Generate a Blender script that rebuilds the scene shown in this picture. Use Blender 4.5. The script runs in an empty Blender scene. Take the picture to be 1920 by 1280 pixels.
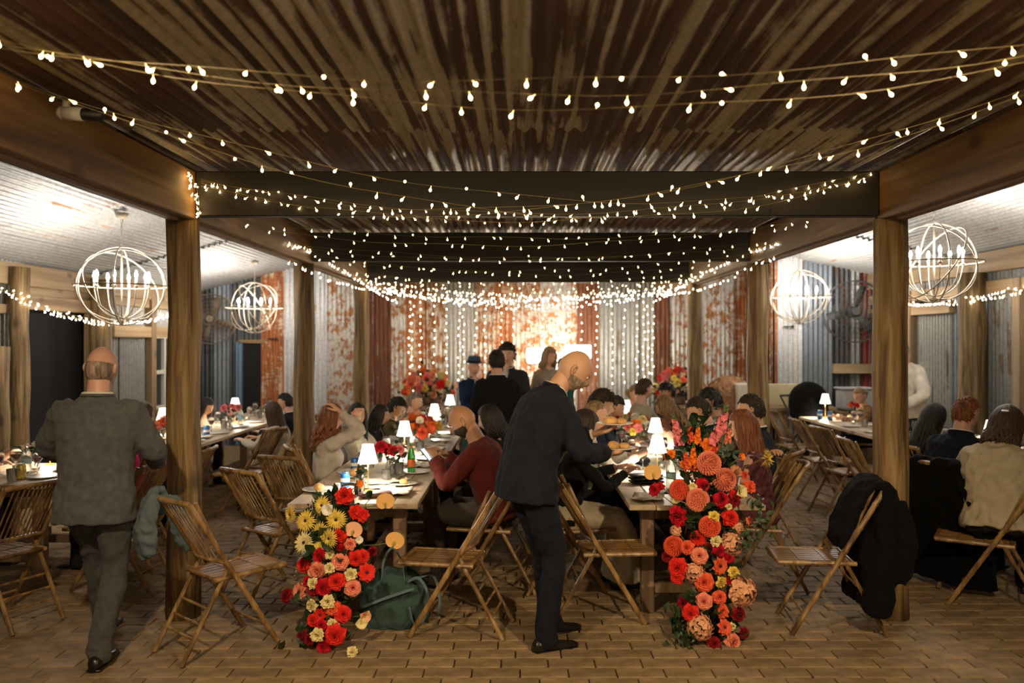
import bpy, bmesh, math, random
from mathutils import Vector, Matrix, noise
R = math.radians; PI = math.pi; rnd = random.Random(7)
F = 1520.0; CX = 975.0; CY = 640.0; H = 1.8
def P(x, y, d):
    """point of the room seen at pixel (x, y) of the 1920x1280 photograph at distance d"""
    return Vector(((x-CX)*d/F, d, H-(y-CY)*d/F))
scene = bpy.context.scene; COL = scene.collection
# ---------------------------------------------------------------- camera, world, light, exposure
cd = bpy.data.cameras.new('camera'); cam = bpy.data.objects.new('camera', cd); COL.objects.link(cam)
cam.location = (0, 0, H); cam.rotation_euler = (PI/2, 0, 0)
cd.sensor_width = 36; cd.lens = 36*F/1920; cd.shift_x = -(CX-960)/1920; cd.clip_end = 60; cd.clip_start = .05
cd.dof.use_dof = True; cd.dof.focus_distance = 5.1; cd.dof.aperture_fstop = 1.6
scene.camera = cam
w = bpy.data.worlds.new('night'); scene.world = w; w.use_nodes = True
w.node_tree.nodes['Background'].inputs[0].default_value = (.012, .015, .025, 1)
w.node_tree.nodes['Background'].inputs[1].default_value = .15
vs = scene.view_settings; vs.view_transform = 'Standard'; vs.look = 'None'; vs.gamma = 1; vs.exposure = 1.25
vs.use_curve_mapping = False
def lamp(name, loc, power, col, radius=.1, kind='POINT', rot=None, spot=None, blend=.6):
    l = bpy.data.lights.new(name, kind); l.energy = power; l.color = col
    if kind == 'AREA': l.shape = 'DISK'; l.size = radius*2
    else: l.shadow_soft_size = radius
    if spot: l.spot_size = R(spot); l.spot_blend = blend
    o = bpy.data.objects.new(name, l); COL.objects.link(o); o.location = loc
    if rot: o.rotation_euler = rot
    return o
WARM = (1, .74, .42); COOL = (1, .93, .84)
# added warm lights, out of view, that brighten the near end
def aim(a, b): return (Vector(b)-Vector(a)).to_track_quat('-Z', 'Y').to_euler()
for a_, b_, p_ in (((-1.5, 1.7, 2.8), (-.9, 5.0, .2), 125), ((1.7, 1.5, 2.8), (1.0, 5.0, .2), 145)):
    lamp('added_spot', a_, p_, (1, .74, .44), .05, 'SPOT', aim(a_, b_), 92, .8)  # unseen downlights added to give flowers and floor harder light
lamp('added_fill', (-1.3, .5, 1.8), 10, (1, .70, .38), .10)  # unseen frontal fill, added here and on the next lines
lamp('added_fill', (1.4, .3, 1.8), 12, (1, .70, .38), .10)
lamp('added_fill', (0.2, -.4, 1.7), 16, (1, .72, .4), .12)
CHAND_E = 340; FAIRY_E = 11; SHADE_E = 1.3; TLAMP_W = 10; FLOOD_E = 36

# ---------------------------------------------------------------- materials
M = {}
def nt(name):
    m = bpy.data.materials.new(name); m.use_nodes = True; n = m.node_tree; b = n.nodes['Principled BSDF']; return m, n, b
def mat(name, col, rough=.6, metal=0, bump=0, bscale=60, var=0, vscale=8, trans=0, emit=None, estr=0, sheen=0, sub=0, alpha=1, rndv=0):
    if name in M: return M[name]
    m, n, b = nt(name); L = n.links
    c4 = (*col, 1); b.inputs['Base Color'].default_value = c4; b.inputs['Roughness'].default_value = rough
    b.inputs['Metallic'].default_value = metal
    if trans: b.inputs['Transmission Weight'].default_value = trans; b.inputs['IOR'].default_value = 1.3
    if emit: b.inputs['Emission Color'].default_value = (*emit, 1); b.inputs['Emission Strength'].default_value = estr
    if sheen: b.inputs['Sheen Weight'].default_value = sheen*.3; b.inputs['Specular IOR Level'].default_value = .15
    if sub: b.inputs['Subsurface Weight'].default_value = sub; b.inputs['Subsurface Radius'].default_value = (.02, .008, .004)
    if alpha < 1: b.inputs['Alpha'].default_value = alpha
    tc = n.nodes.new('ShaderNodeTexCoord')
    src = None
    if var:
        t = n.nodes.new('ShaderNodeTexNoise'); t.inputs['Scale'].default_value = vscale; t.inputs['Detail'].default_value = 5
        L.new(tc.outputs['Object'], t.inputs['Vector'])
        r = n.nodes.new('ShaderNodeMapRange'); r.inputs[1].default_value = .3; r.inputs[2].default_value = .7
        r.inputs[3].default_value = 1-var; r.inputs[4].default_value = 1+var
        L.new(t.outputs[0], r.inputs[0]); src = r.outputs[0]
    if rndv:
        oi = n.nodes.new('ShaderNodeObjectInfo'); r = n.nodes.new('ShaderNodeMapRange')
        r.inputs[3].default_value = 1-rndv; r.inputs[4].default_value = 1+rndv; L.new(oi.outputs['Random'], r.inputs[0])
        if src:
            mu = n.nodes.new('ShaderNodeMath'); mu.operation = 'MULTIPLY'; L.new(src, mu.inputs[0]); L.new(r.outputs[0], mu.inputs[1]); src = mu.outputs[0]
        else: src = r.outputs[0]
    if src:
        mx = n.nodes.new('ShaderNodeVectorMath'); mx.operation = 'SCALE'; mx.inputs[0].default_value = col
        L.new(src, mx.inputs['Scale']); L.new(mx.outputs[0], b.inputs['Base Color'])
    if bump:
        t = n.nodes.new('ShaderNodeTexNoise'); t.inputs['Scale'].default_value = bscale; t.inputs['Detail'].default_value = 4
        L.new(tc.outputs['Object'], t.inputs['Vector'])
        bp = n.nodes.new('ShaderNodeBump'); bp.inputs['Strength'].default_value = bump; bp.inputs['Distance'].default_value = .01
        L.new(t.outputs[0], bp.inputs['Height']); L.new(bp.outputs[0], b.inputs['Normal'])
    M[name] = m; return m
def ramp(n, stops):
    r = n.nodes.new('ShaderNodeValToRGB'); e = r.color_ramp.elements
    e[0].position, e[0].color = stops[0][0], (*stops[0][1], 1)
    e[1].position, e[1].color = stops[-1][0], (*stops[-1][1], 1)
    for p, c in stops[1:-1]:
        x = e.new(p); x.color = (*c, 1)
    return r
def wood(name, cols, axis=2, scale=14, rough=.65, rndv=.15, bump=.4, fine=6, knots=True):
    """long-grained timber, grain along the given axis of the object's space"""
    if name in M: return M[name]
    m, n, b = nt(name); L = n.links
    tc = n.nodes.new('ShaderNodeTexCoord'); mp = n.nodes.new('ShaderNodeMapping'); L.new(tc.outputs['Object'], mp.inputs[0])
    oi = n.nodes.new('ShaderNodeObjectInfo'); mo = n.nodes.new('ShaderNodeMath'); mo.operation = 'MULTIPLY'; mo.inputs[1].default_value = 37
    L.new(oi.outputs['Random'], mo.inputs[0]); L.new(mo.outputs[0], mp.inputs['Location'])
    sc = [1, 1, 1]; sc[axis] = .06; mp.inputs['Scale'].default_value = sc
    t = n.nodes.new('ShaderNodeTexNoise'); t.inputs['Scale'].default_value = scale; t.inputs['Detail'].default_value = fine
    t.inputs['Distortion'].default_value = .6; L.new(mp.outputs[0], t.inputs['Vector'])
    r = ramp(n, [(.3, cols[0]), (.5, cols[1]), (.7, cols[2])]); L.new(t.outputs[0], r.inputs[0])
    rr = n.nodes.new('ShaderNodeMapRange'); rr.inputs[3].default_value = 1-rndv; rr.inputs[4].default_value = 1+rndv; L.new(oi.outputs['Random'], rr.inputs[0])
    v = n.nodes.new('ShaderNodeVectorMath'); v.operation = 'SCALE'; L.new(r.outputs[0], v.inputs[0]); L.new(rr.outputs[0], v.inputs['Scale'])
    out = v.outputs[0]
    if knots:
        t2 = n.nodes.new('ShaderNodeTexVoronoi'); t2.inputs['Scale'].default_value = 3.2
        mp2 = n.nodes.new('ShaderNodeMapping'); s2 = [1, 1, 1]; s2[axis] = .55; mp2.inputs['Scale'].default_value = s2
        L.new(tc.outputs['Object'], mp2.inputs[0]); L.new(mo.outputs[0], mp2.inputs['Location']); L.new(mp2.outputs[0], t2.inputs['Vector'])
        k = n.nodes.new('ShaderNodeMapRange'); k.inputs[1].default_value = .05; k.inputs[2].default_value = .16; k.inputs[3].default_value = .35; k.inputs[4].default_value = 1
        L.new(t2.outputs[0], k.inputs[0])
        v2 = n.nodes.new('ShaderNodeVectorMath'); v2.operation = 'SCALE'; L.new(out, v2.inputs[0]); L.new(k.outputs[0], v2.inputs['Scale']); out = v2.outputs[0]
    L.new(out, b.inputs['Base Color']); b.inputs['Roughness'].default_value = rough
    bp = n.nodes.new('ShaderNodeBump'); bp.inputs['Strength'].default_value = bump; bp.inputs['Distance'].default_value = .008
    L.new(t.outputs[0], bp.inputs['Height']); L.new(bp.outputs[0], b.inputs['Normal'])
    M[name] = m; return m
def corr(name, metal, rust, amt, along=2, rough=.45, mcol2=None, patch=3.0, streak=1.0, pl=1.4, wa=1.0, sa=13, flute=0):
    """weathered galvanised iron: rust in patches and in streaks along the flutes"""
    if name in M: return M[name]
    m, n, b = nt(name); L = n.links
    tc = n.nodes.new('ShaderNodeTexCoord'); oi = n.nodes.new('ShaderNodeObjectInfo')
    mo = n.nodes.new('ShaderNodeMath'); mo.operation = 'MULTIPLY'; mo.inputs[1].default_value = 53; L.new(oi.outputs['Random'], mo.inputs[0])
    def nz(sc, scale, detail=6, rough=.6):
        mp = n.nodes.new('ShaderNodeMapping'); mp.inputs['Scale'].default_value = sc
        L.new(tc.outputs['Object'], mp.inputs[0]); L.new(mo.outputs[0], mp.inputs['Location'])
        t = n.nodes.new('ShaderNodeTexNoise'); t.inputs['Scale'].default_value = scale; t.inputs['Detail'].default_value = detail
        t.inputs['Roughness'].default_value = rough; L.new(mp.outputs[0], t.inputs['Vector']); return t.outputs[0]
    s1 = [1, 1, 1]; s1[along] = .07*streak
    s2 = [1, 1, 1]; s2[along] = pl
    a = nz(s1, sa, 3); p = nz(s2, patch, 8, .68)
    ad = n.nodes.new('ShaderNodeMath'); ad.operation = 'MULTIPLY_ADD'; ad.inputs[1].default_value = wa; L.new(a, ad.inputs[0]); L.new(p, ad.inputs[2])
    sb = n.nodes.new('ShaderNodeMath'); sb.operation = 'ADD'; sb.inputs[1].default_value = .5-.5*wa; L.new(ad.outputs[0], sb.inputs[0]); ad = sb
    if flute:   # valleys darkened: rust plus shade put into the colour, ridges left pale
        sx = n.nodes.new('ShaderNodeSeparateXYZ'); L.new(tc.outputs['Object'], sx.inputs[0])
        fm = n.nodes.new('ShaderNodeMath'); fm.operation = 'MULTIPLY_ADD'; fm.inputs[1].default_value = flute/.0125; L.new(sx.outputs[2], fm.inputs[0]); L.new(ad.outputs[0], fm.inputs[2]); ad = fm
    th = 1.35-.7*amt
    mr = n.nodes.new('ShaderNodeMapRange'); mr.inputs[1].default_value = th-.055; mr.inputs[2].default_value = th+.055; L.new(ad.outputs[0], mr.inputs[0])
    g = nz([1, 1, 1], 26, 6)
    mc = ramp(n, [(.3, mcol2 or tuple(x*.62 for x in metal)), (.7, metal)]); L.new(g, mc.inputs[0])
    g2 = nz(s1, 30, 4); rc = ramp(n, [(.3, tuple(x*.4 for x in rust)), (.55, rust), (.75, (min(1, rust[0]*1.5), rust[1]*1.5, rust[2]*1.3))]); L.new(g2, rc.inputs[0])
    mx = n.nodes.new('ShaderNodeMix'); mx.data_type = 'RGBA'; L.new(mr.outputs[0], mx.inputs[0]); L.new(mc.outputs[0], mx.inputs[6]); L.new(rc.outputs[0], mx.inputs[7])
    L.new(mx.outputs[2], b.inputs['Base Color'])
    ro = n.nodes.new('ShaderNodeMapRange'); ro.inputs[3].default_value = rough; ro.inputs[4].default_value = .85; L.new(mr.outputs[0], ro.inputs[0]); L.new(ro.outputs[0], b.inputs['Roughness'])
    me = n.nodes.new('ShaderNodeMapRange'); me.inputs[3].default_value = .35; me.inputs[4].default_value = 0; L.new(mr.outputs[0], me.inputs[0]); L.new(me.outputs[0], b.inputs['Metallic'])
    bp = n.nodes.new('ShaderNodeBump'); bp.inputs['Strength'].default_value = .3; bp.inputs['Distance'].default_value = .004; L.new(g, bp.inputs['Height']); L.new(bp.outputs[0], b.inputs['Normal'])
    M[name] = m; return m

# ---------------------------------------------------------------- mesh builder
class MB:
    def __init__(s): s.v = []; s.f = []; s.m = []
    def add(s, vs, fs, mi=0, T=None):
        o = len(s.v)
        s.v += [T @ Vector(v) for v in vs] if T else [Vector(v) for v in vs]
        s.f += [[i+o for i in f] for f in fs]; s.m += [mi]*len(fs); return s
    def merge(s, q, T=None, mi=None):
        o = len(s.v); s.v += [T @ v for v in q.v] if T else list(q.v)
        s.f += [[i+o for i in f] for f in q.f]; s.m += q.m if mi is None else [mi]*len(q.f); return s
    def box(s, c, d, mi=0, T=None, bev=0):
        x, y, z = (k/2 for k in d); c = Vector(c)
        if not bev:
            vs = [c+Vector((a*x, b*y, e*z)) for a in (-1, 1) for b in (-1, 1) for e in (-1, 1)]
            return s.add(vs, [(0, 1, 3, 2), (4, 6, 7, 5), (0, 4, 5, 1), (2, 3, 7, 6), (0, 2, 6, 4), (1, 5, 7, 3)], mi, T)
        bev = min(bev, x*.9, y*.9, z*.9); rings = []
        for zz, ins in ((-z, bev), (-z+bev, 0), (z-bev, 0), (z, bev)):
            r = []
            for a, b in ((1, 1), (-1, 1), (-1, -1), (1, -1)):
                X, Y = x-ins, y-ins
                k = bev if not ins else bev*.5
                p = [(a*X, b*(Y-k)), (a*(X-k), b*Y)]
                if a*b < 0: p.reverse()
                r += [c+Vector((q[0], q[1], zz)) for q in p]
            rings.append(r)
        return s.rings(rings, mi, T)
    def rings(s, rings, mi=0, T=None, cap=True, closed=True):
        n = len(rings[0]); vs = [p for r in rings for p in r]; fs = []
        for i in range(len(rings)-1):
            for j in range(n if closed else n-1):
                k = (j+1) % n; fs.append((i*n+j, i*n+k, (i+1)*n+k, (i+1)*n+j))
        if cap: fs += [tuple(range(n))[::-1], tuple((len(rings)-1)*n+j for j in range(n))]
        return s.add(vs, fs, mi, T)
    def tube(s, pts, r, seg=8, mi=0, T=None, cap=True, closed=False, flat=1.0):
        pts = [Vector(p) for p in pts]; n = len(pts)
        if not hasattr(r, '__len__'): r = [r]*n
        up = None; rings = []
        for i, p in enumerate(pts):
            if closed: t = pts[(i+1) % n]-pts[i-1]
            else: t = pts[min(i+1, n-1)]-pts[max(i-1, 0)]
            if t.length < 1e-9: t = Vector((0, 0, 1))
            t.normalize()
            if up is None: up = t.orthogonal().normalized()
            u = up-t*up.dot(t)
            if u.length < 1e-6: u = t.orthogonal()
            u.normalize(); w_ = t.cross(u); up = u
            rings.append([p+(u*math.cos(2*PI*k/seg)+w_*flat*math.sin(2*PI*k/seg))*r[i] for k in range(seg)])
        if closed:
            vs = [q for g in rings for q in g]
            fs = [(i*seg+k, i*seg+(k+1) % seg, ((i+1) % n)*seg+(k+1) % seg, ((i+1) % n)*seg+k) for i in range(n) for k in range(seg)]
            return s.add(vs, fs, mi, T)
        return s.rings(rings, mi, T, cap)
    def lathe(s, prof, seg=16, mi=0, T=None, c=(0, 0, 0), cap=True, flute=0, nfl=0):
        c = Vector(c); rings = []
        for r, z in prof:
            rings.append([c+Vector((r*(1+flute*math.cos(nfl*2*PI*k/seg))*math.cos(2*PI*k/seg), r*(1+flute*math.cos(nfl*2*PI*k/seg))*math.sin(2*PI*k/seg), z)) for k in range(seg)])
        return s.rings(rings, mi, T, cap)
    def ball(s, c, r, seg=12, rg=8, mi=0, T=None):
        c = Vector(c); r = Vector(r) if hasattr(r, '__len__') else Vector((r, r, r)); rings = []
        for i in range(rg+1):
            a = -PI/2+PI*i/rg; cr = max(math.cos(a), .001)
            rings.append([c+Vector((r.x*cr*math.cos(2*PI*k/seg), r.y*cr*math.sin(2*PI*k/seg), r.z*math.sin(a))) for k in range(seg)])
        return s.rings(rings, mi, T)
    def mesh(s, name, mats, smooth=False):
        me = bpy.data.meshes.new(name); me.from_pydata([tuple(v) for v in s.v], [], s.f)
        for m in (mats if isinstance(mats, (list, tuple)) else [mats]): me.materials.append(m)
        me.polygons.foreach_set('material_index', s.m)
        if smooth:
            if smooth is True: me.polygons.foreach_set('use_smooth', [True]*len(me.polygons))
            else: me.polygons.foreach_set('use_smooth', [True]*len(me.polygons)); me.set_sharp_from_angle(angle=R(smooth))
        me.update(); return me
    def build(s, name, mats, parent=None, smooth=False, loc=None, rot=None):
        return link(name, s.mesh(name, mats, smooth), parent, loc, rot)
def link(name, me, parent=None, loc=None, rot=None):
    o = bpy.data.objects.new(name, me); COL.objects.link(o)
    if parent: o.parent = parent
    if loc is not None: o.location = loc
    if rot is not None: o.rotation_euler = rot
    return o
def tag(o, label=None, cat=None, group=None, kind=None):
    if label: o['label'] = label
    if cat: o['category'] = cat
    if group: o['group'] = group
    if kind: o['kind'] = kind
    return o
def thing(name, label, cat, loc=(0, 0, 0), rz=0, group=None, kind=None):
    o = bpy.data.objects.new(name, None); o.empty_display_size = .1; COL.objects.link(o); o.location = loc; o.rotation_euler = (0, 0, rz)
    return tag(o, label, cat, group, kind)
KIDS = {}
def dup(root, loc, rz, label, group=None, scale=None):
    def cp(o, par):
        c = o.copy(); COL.objects.link(c); c.parent = par
        for ch in o.children: cp(ch, c)
        return c
    r = cp(root, None); r.location = loc; r.rotation_euler = (0, 0, rz); r['label'] = label
    if group: r['group'] = group
    if scale: r.scale = (scale,)*3
    return r
def cat_rom(pts, n=4):
    pts = [Vector(p) for p in pts]; out = []
    for i in range(len(pts)-1):
        p0 = pts[max(i-1, 0)]; p1 = pts[i]; p2 = pts[i+1]; p3 = pts[min(i+2, len(pts)-1)]
        for k in range(n):
            t = k/n
            out.append(.5*((2*p1)+(p2-p0)*t+(2*p0-5*p1+4*p2-p3)*t*t+(3*p1-p0-3*p2+p3)*t**3))
    out.append(pts[-1]); return out
def lerp_list(vals, n):
    out = []
    for i in range(len(vals)-1):
        for k in range(n): out.append(vals[i]+(vals[i+1]-vals[i])*k/n)
    out.append(vals[-1]); return out
def stube(mb, pts, rad, n=4, seg=10, mi=0, T=None, flat=1.0):
    mb.tube(cat_rom(pts, n), lerp_list(rad, n), seg, mi, T, flat=flat); return mb
def frame(pos, d, up=(0, 0, 1)):
    """matrix whose Y runs along d and whose Z is nearest up"""
    y = Vector(d).normalized(); u = Vector(up); x = y.cross(u)
    if x.length < 1e-5: x = y.orthogonal()
    x.normalize(); z = x.cross(y)
    m = Matrix((x, y, z)).transposed().to_4x4(); m.translation = pos; return m
TMP = None
def bake(mb, voxel, smooth=3, disp=0, dsize=.1, mats=None, name='cloth'):
    """fuse the shells of a builder into one continuous skin"""
    me = mb.mesh(name, []); o = bpy.data.objects.new('tmp', me); COL.objects.link(o)
    r = o.modifiers.new('r', 'REMESH'); r.mode = 'VOXEL'; r.voxel_size = voxel; r.use_smooth_shade = True
    if smooth:
        q = o.modifiers.new('s', 'SMOOTH'); q.factor = .5; q.iterations = smooth
    dg = bpy.context.evaluated_depsgraph_get(); ev = o.evaluated_get(dg); out = bpy.data.meshes.new_from_object(ev)
    bpy.data.objects.remove(o); bpy.data.meshes.remove(me)
    if disp:
        sd = rnd.random()*50; nn = [v.normal.copy() for v in out.vertices]
        for v, nm in zip(out.vertices, nn):
            p = v.co/dsize+Vector((sd, sd, sd)); p.z *= .75
            a = noise.noise(p); b_ = noise.noise(p*2.3)
            v.co += nm*disp*((1-abs(a)*3.2)*.6+b_*.7)
    out.name = name
    out.materials.clear()
    for m in (mats if isinstance(mats, (list, tuple)) else [mats]): out.materials.append(m)
    out.polygons.foreach_set('use_smooth', [True]*len(out.polygons)); out.update()
    return out
# ---------------------------------------------------------------- shared materials
log_m = wood('log_timber', [(.05, .028, .010), (.185, .115, .045), (.33, .23, .10)], 2, 26, bump=.6, fine=8)
beam_y = wood('beam_timber', [(.07, .033, .010), (.17, .088, .026), (.26, .15, .05)], 1, 14, fine=8, bump=.2)
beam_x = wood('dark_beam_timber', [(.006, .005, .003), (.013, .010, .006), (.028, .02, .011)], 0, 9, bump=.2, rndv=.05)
frame_x = wood('frame_timber_x', [(.2, .12, .06), (.34, .23, .12), (.45, .32, .18)], 0, 9)
frame_y = wood('frame_timber_y', [(.2, .12, .06), (.34, .23, .12), (.45, .32, .18)], 1, 9)
frame_z = wood('frame_timber_z', [(.16, .10, .05), (.3, .2, .11), (.42, .3, .17)], 2, 9)
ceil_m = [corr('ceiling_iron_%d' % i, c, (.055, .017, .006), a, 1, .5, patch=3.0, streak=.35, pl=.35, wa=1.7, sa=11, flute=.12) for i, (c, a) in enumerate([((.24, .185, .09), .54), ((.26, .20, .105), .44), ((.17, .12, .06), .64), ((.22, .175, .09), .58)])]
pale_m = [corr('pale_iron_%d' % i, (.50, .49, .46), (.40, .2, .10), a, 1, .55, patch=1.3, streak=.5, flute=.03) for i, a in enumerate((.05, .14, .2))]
WS = dict(
    rust=corr('rusty_iron', (.60, .47, .33), (.34, .11, .032), .60, 2, patch=5, pl=2.2),
    brown=corr('brown_iron', (.34, .25, .18), (.17, .06, .028), .74, 2, patch=3),
    mott=corr('mottled_iron', (.52, .46, .38), (.32, .125, .045), .50, 2, patch=6, streak=8),
    pale=corr('pale_patched_iron', (.58, .55, .50), (.38, .16, .06), .43, 2, patch=4.0, streak=10),
    grey=corr('grey_iron', (.36, .34, .31), (.2, .13, .08), .16, 2, patch=2),
    white=corr('whitewashed_iron', (.62, .62, .62), (.42, .2, .09), .12, 2, patch=3),
    blue=corr('blue_grey_iron', (.22, .25, .29), (.2, .14, .12), .2, 2, patch=2),
    dark=corr('dark_iron', (.07, .075, .08), (.09, .05, .03), .3, 2, patch=2),
    red=corr('red_iron', (.2, .07, .05), (.25, .04, .03), .6, 2, patch=2),
    oldg=corr('old_grey_iron', (.30, .30, .28), (.16, .12, .08), .22, 2, patch=2.5))
black_m = mat('black_paint', (.012, .012, .013), .5)
night_m = mat('night_dark', (.004, .004, .005), .9)
cream_metal = mat('cream_painted_iron', (.34, .28, .20), .5, .1)
bulb_m = mat('lit_candle_bulb', (1, .95, .85), .5, emit=(1, .94, .86), estr=CHAND_E)
fairy_m = mat('lit_fairy_bulb', (1, .9, .7), .5, emit=(1, .64, .24), estr=FAIRY_E)
fairyw_m = mat('lit_curtain_bulb', (1, .9, .7), .5, emit=(1, .84, .62), estr=FAIRY_E*1.2)
fcap_m = mat('amber_bulb_neck', (.8, .55, .2), .3, emit=(1, .6, .22), estr=2.2)
wire_m = mat('thin_gold_wire', (.20, .15, .05), .5)
# ---------------------------------------------------------------- floor of brick pavers
fl = MB(); fl.box((0, 7, -.06), (16, 20, .1)); 
mort = mat('paver_joint_sand', (.06, .038, .02), .9, bump=.6, bscale=90, var=.25)
floor = tag(fl.build('floor', mort), 'worn brick paver floor of the shed', None, kind='structure')
brick_m = mat('worn_brick', (.24, .165, .088), .78, bump=.7, bscale=38, var=.33, vscale=9, rndv=.2)
BL, BW, G = .262, .134, .007
def brick_mesh(sd, mb=None, off=(0, 0, 0), flip=0):
    r = random.Random(sd); q = mb or MB(); x, y = (BL-G)/2, (BW-G)/2; c = .006
    cut = .018*r.random()
    base = [(-x, -y), (x-cut*r.random(), -y), (x, -y+cut*1.4), (x, y), (-x+cut*r.random(), y), (-x, y-cut)]
    z = .002*r.random(); o = Vector(off)
    rs = [[Vector((a, b, -.012))+o for a, b in base], [Vector((a, b, z))+o for a, b in base],
          [Vector((a*(1-c/x), b*(1-c/y), z+.005))+o for a, b in base]]
    q.rings(rs); return q
bricks = []
row = 0; y = 4.0
while y < 15:
    off = (row % 2)*BL/2+(.03*math.sin(row*2.1))
    n = int(12/BL)
    for i in range(-n//2, n//2+1):
        x = i*BL+off
        if abs(x) < min(5.5, .66*y+.4): bricks.append((y, x))
    row += 1; y += BW
front = sorted(b for b in bricks if b[0] > 4.1 and abs(b[1]-.0) < .645*b[0]+.1)[:300]
bm_ = [brick_mesh(k).mesh('brick', brick_m) for k in range(8)]
for yy, xx in front:
    o = link('brick', bm_[rnd.randrange(8)], floor, (xx, yy, rnd.uniform(-.0015, .002)), (rnd.uniform(-.006, .006), rnd.uniform(-.006, .006), rnd.uniform(-.012, .012)+PI*rnd.randrange(2)))
fs = set(front); rest = MB()
for k, (yy, xx) in enumerate(bricks):
    if (yy, xx) not in fs: brick_mesh(k % 40, rest, (xx, yy, rnd.uniform(-.0015, .002)))
tag(rest.build('brick_field', brick_m, floor), 'further brick pavers receding under the tables', None, kind='stuff')
# ---------------------------------------------------------------- corrugated sheets
def sheet(width, length, pitch=.076, A=.0125, seg=8, ragged=0):
    """flutes run along Y, sheet in XY, facing -Z side down; origin at corner"""
    n = max(2, round(width/pitch*seg)); q = MB(); vs = []
    for j in (0, 1):
        for i in range(n+1):
            x = width*i/n
            vs.append((x, j*length+(ragged*rnd.uniform(-1, 1) if not j else 0), A*math.cos(2*PI*x/pitch)))
    q.add(vs, [(i, i+1, n+2+i, n+1+i) for i in range(n)]); return q
SW = .762
def roof(name, x0, x1, z0, z1, ys, mats, label):
    """one roof plane from x0 (height z0) to x1 (height z1), sheets laid along Y with laps at ys"""
    base = MB(); dx = x1-x0; L_ = math.hypot(dx, z1-z0); ang = -math.atan2(z1-z0, dx)
    mx, mz = (x0+x1)/2, (z0+z1)/2
    base.box((0, 0, 0), (L_, ys[-1]-ys[0], .03))
    o = tag(base.build(name, black_m, None, loc=(mx, (ys[0]+ys[-1])/2, mz+.075), rot=(0, ang, 0)), label, None, kind='structure')
    n = math.ceil(L_/SW)
    for j in range(len(ys)-1):
        for i in range(n):
            wd = min(SW, L_-i*SW)
            q = sheet(wd+(.038 if i < n-1 else 0), ys[j+1]-ys[j]+.12, ragged=.010)
            me = q.mesh('corrugated_sheet', mats[rnd.randrange(len(mats))], True)
            s_ = link('corrugated_sheet', me, o, (-L_/2+i*SW, ys[j]-(ys[0]+ys[-1])/2-(.0 if j else 0), -.05+.0035*(i % 2)+.028*((j+1) % 2)-.018))
            s_.rotation_euler = (R(-.15), 0, 0)
    return o
LX, RX = -2.196, 2.42; CZ = 2.93
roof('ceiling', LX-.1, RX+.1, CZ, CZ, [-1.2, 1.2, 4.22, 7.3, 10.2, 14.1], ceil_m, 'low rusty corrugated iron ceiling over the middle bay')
roof('ceiling_left', LX-.05, -5.75, 3.5, 3.5-.25*3.5, [1.5, 4.6, 8.1, 11.0, 14.1][0:], pale_m, 'pale sloping corrugated ceiling of the left bay') if False else None
def roof_dir(name, xa, za, xb, zb, ys, label):
    if xb < xa: xa, za, xb, zb = xb, zb, xa, za
    return roof(name, xa, xb, za, zb, ys, pale_m, label)
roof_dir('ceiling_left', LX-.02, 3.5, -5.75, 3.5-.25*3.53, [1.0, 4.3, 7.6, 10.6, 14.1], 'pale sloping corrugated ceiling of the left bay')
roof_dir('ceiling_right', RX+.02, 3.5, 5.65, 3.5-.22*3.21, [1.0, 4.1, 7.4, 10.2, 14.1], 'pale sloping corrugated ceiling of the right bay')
# gable between the roofs, above the side beams
for nm, x in (('trim_1', LX-.06), ('trim_2', RX+.06)):
    q = MB(); q.box((0, 0, 0), (.03, 15.3, .62)); tag(q.build(nm, beam_y, None, loc=(x, 6.45, 3.22)), 'timber fascia above the side beam', None, kind='structure')
# ---------------------------------------------------------------- posts and beams
def log(x, y, z1, r, label, group=None, z0=0, m=None):
    q = MB(); pts = []; rr = []
    for k in range(9):
        t = k/8; pts.append((.008*math.sin(k*1.7+x), .008*math.cos(k*2.1+y), z0+(z1-z0)*t)); rr.append(r*(1.04-.07*t+.012*math.sin(k*2.7+x*3)))
    q.tube(pts, rr, 20)
    return tag(q.build('timber_post', m or log_m, None, True, loc=(x, y, 0)), label, 'post', group, 'structure')
YS = [5.3, 8.25, 11.2]
lab = ['nearest', 'second', 'third']
for k, yy in enumerate(YS):
    log(LX, yy, 2.6, .105, 'round timber post, %s from the front in the left row' % lab[k])
    log(RX, yy, 2.6, .108, 'round timber post, %s from the front in the right row' % lab[k])
def beam(name, c, d, m, label, cat='beam'):
    q = MB(); q.box((0, 0, 0), d, bev=.006); return tag(q.build(name, m, None, loc=c), label, cat, None, 'structure')
BZ0, BZ1 = 2.59, 2.9
for x, s, side in ((LX, 1, 'left'), (RX, -1, 'right')):
    yA = [-1.0, 5.3, 14.0]
    beam('side_beam', (x+s*.055, 2.16, (BZ0+BZ1)/2), (.075, 6.26, BZ1-BZ0), beam_y, 'long solid timber beam on the %s posts, near length' % side)
    beam('side_beam', (x+s*.055, 9.67, (BZ0+BZ1)/2), (.075, 8.7, BZ1-BZ0), beam_y, 'long solid timber beam on the %s posts, far length' % side)
    beam('side_beam', (x-s*.02, 6.5, BZ0+.06), (.06, 15, .15), beam_y, 'lower plank bolted outside the %s beam' % side)
for k, yy in enumerate(YS):
    beam('cross_beam', ((LX+RX)/2, yy-.01, (BZ0+BZ1)/2+.012), (RX-LX-.19, .09, BZ1-BZ0-.02), beam_x, 'dark timber cross beam, %s from the front' % lab[k])
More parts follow.
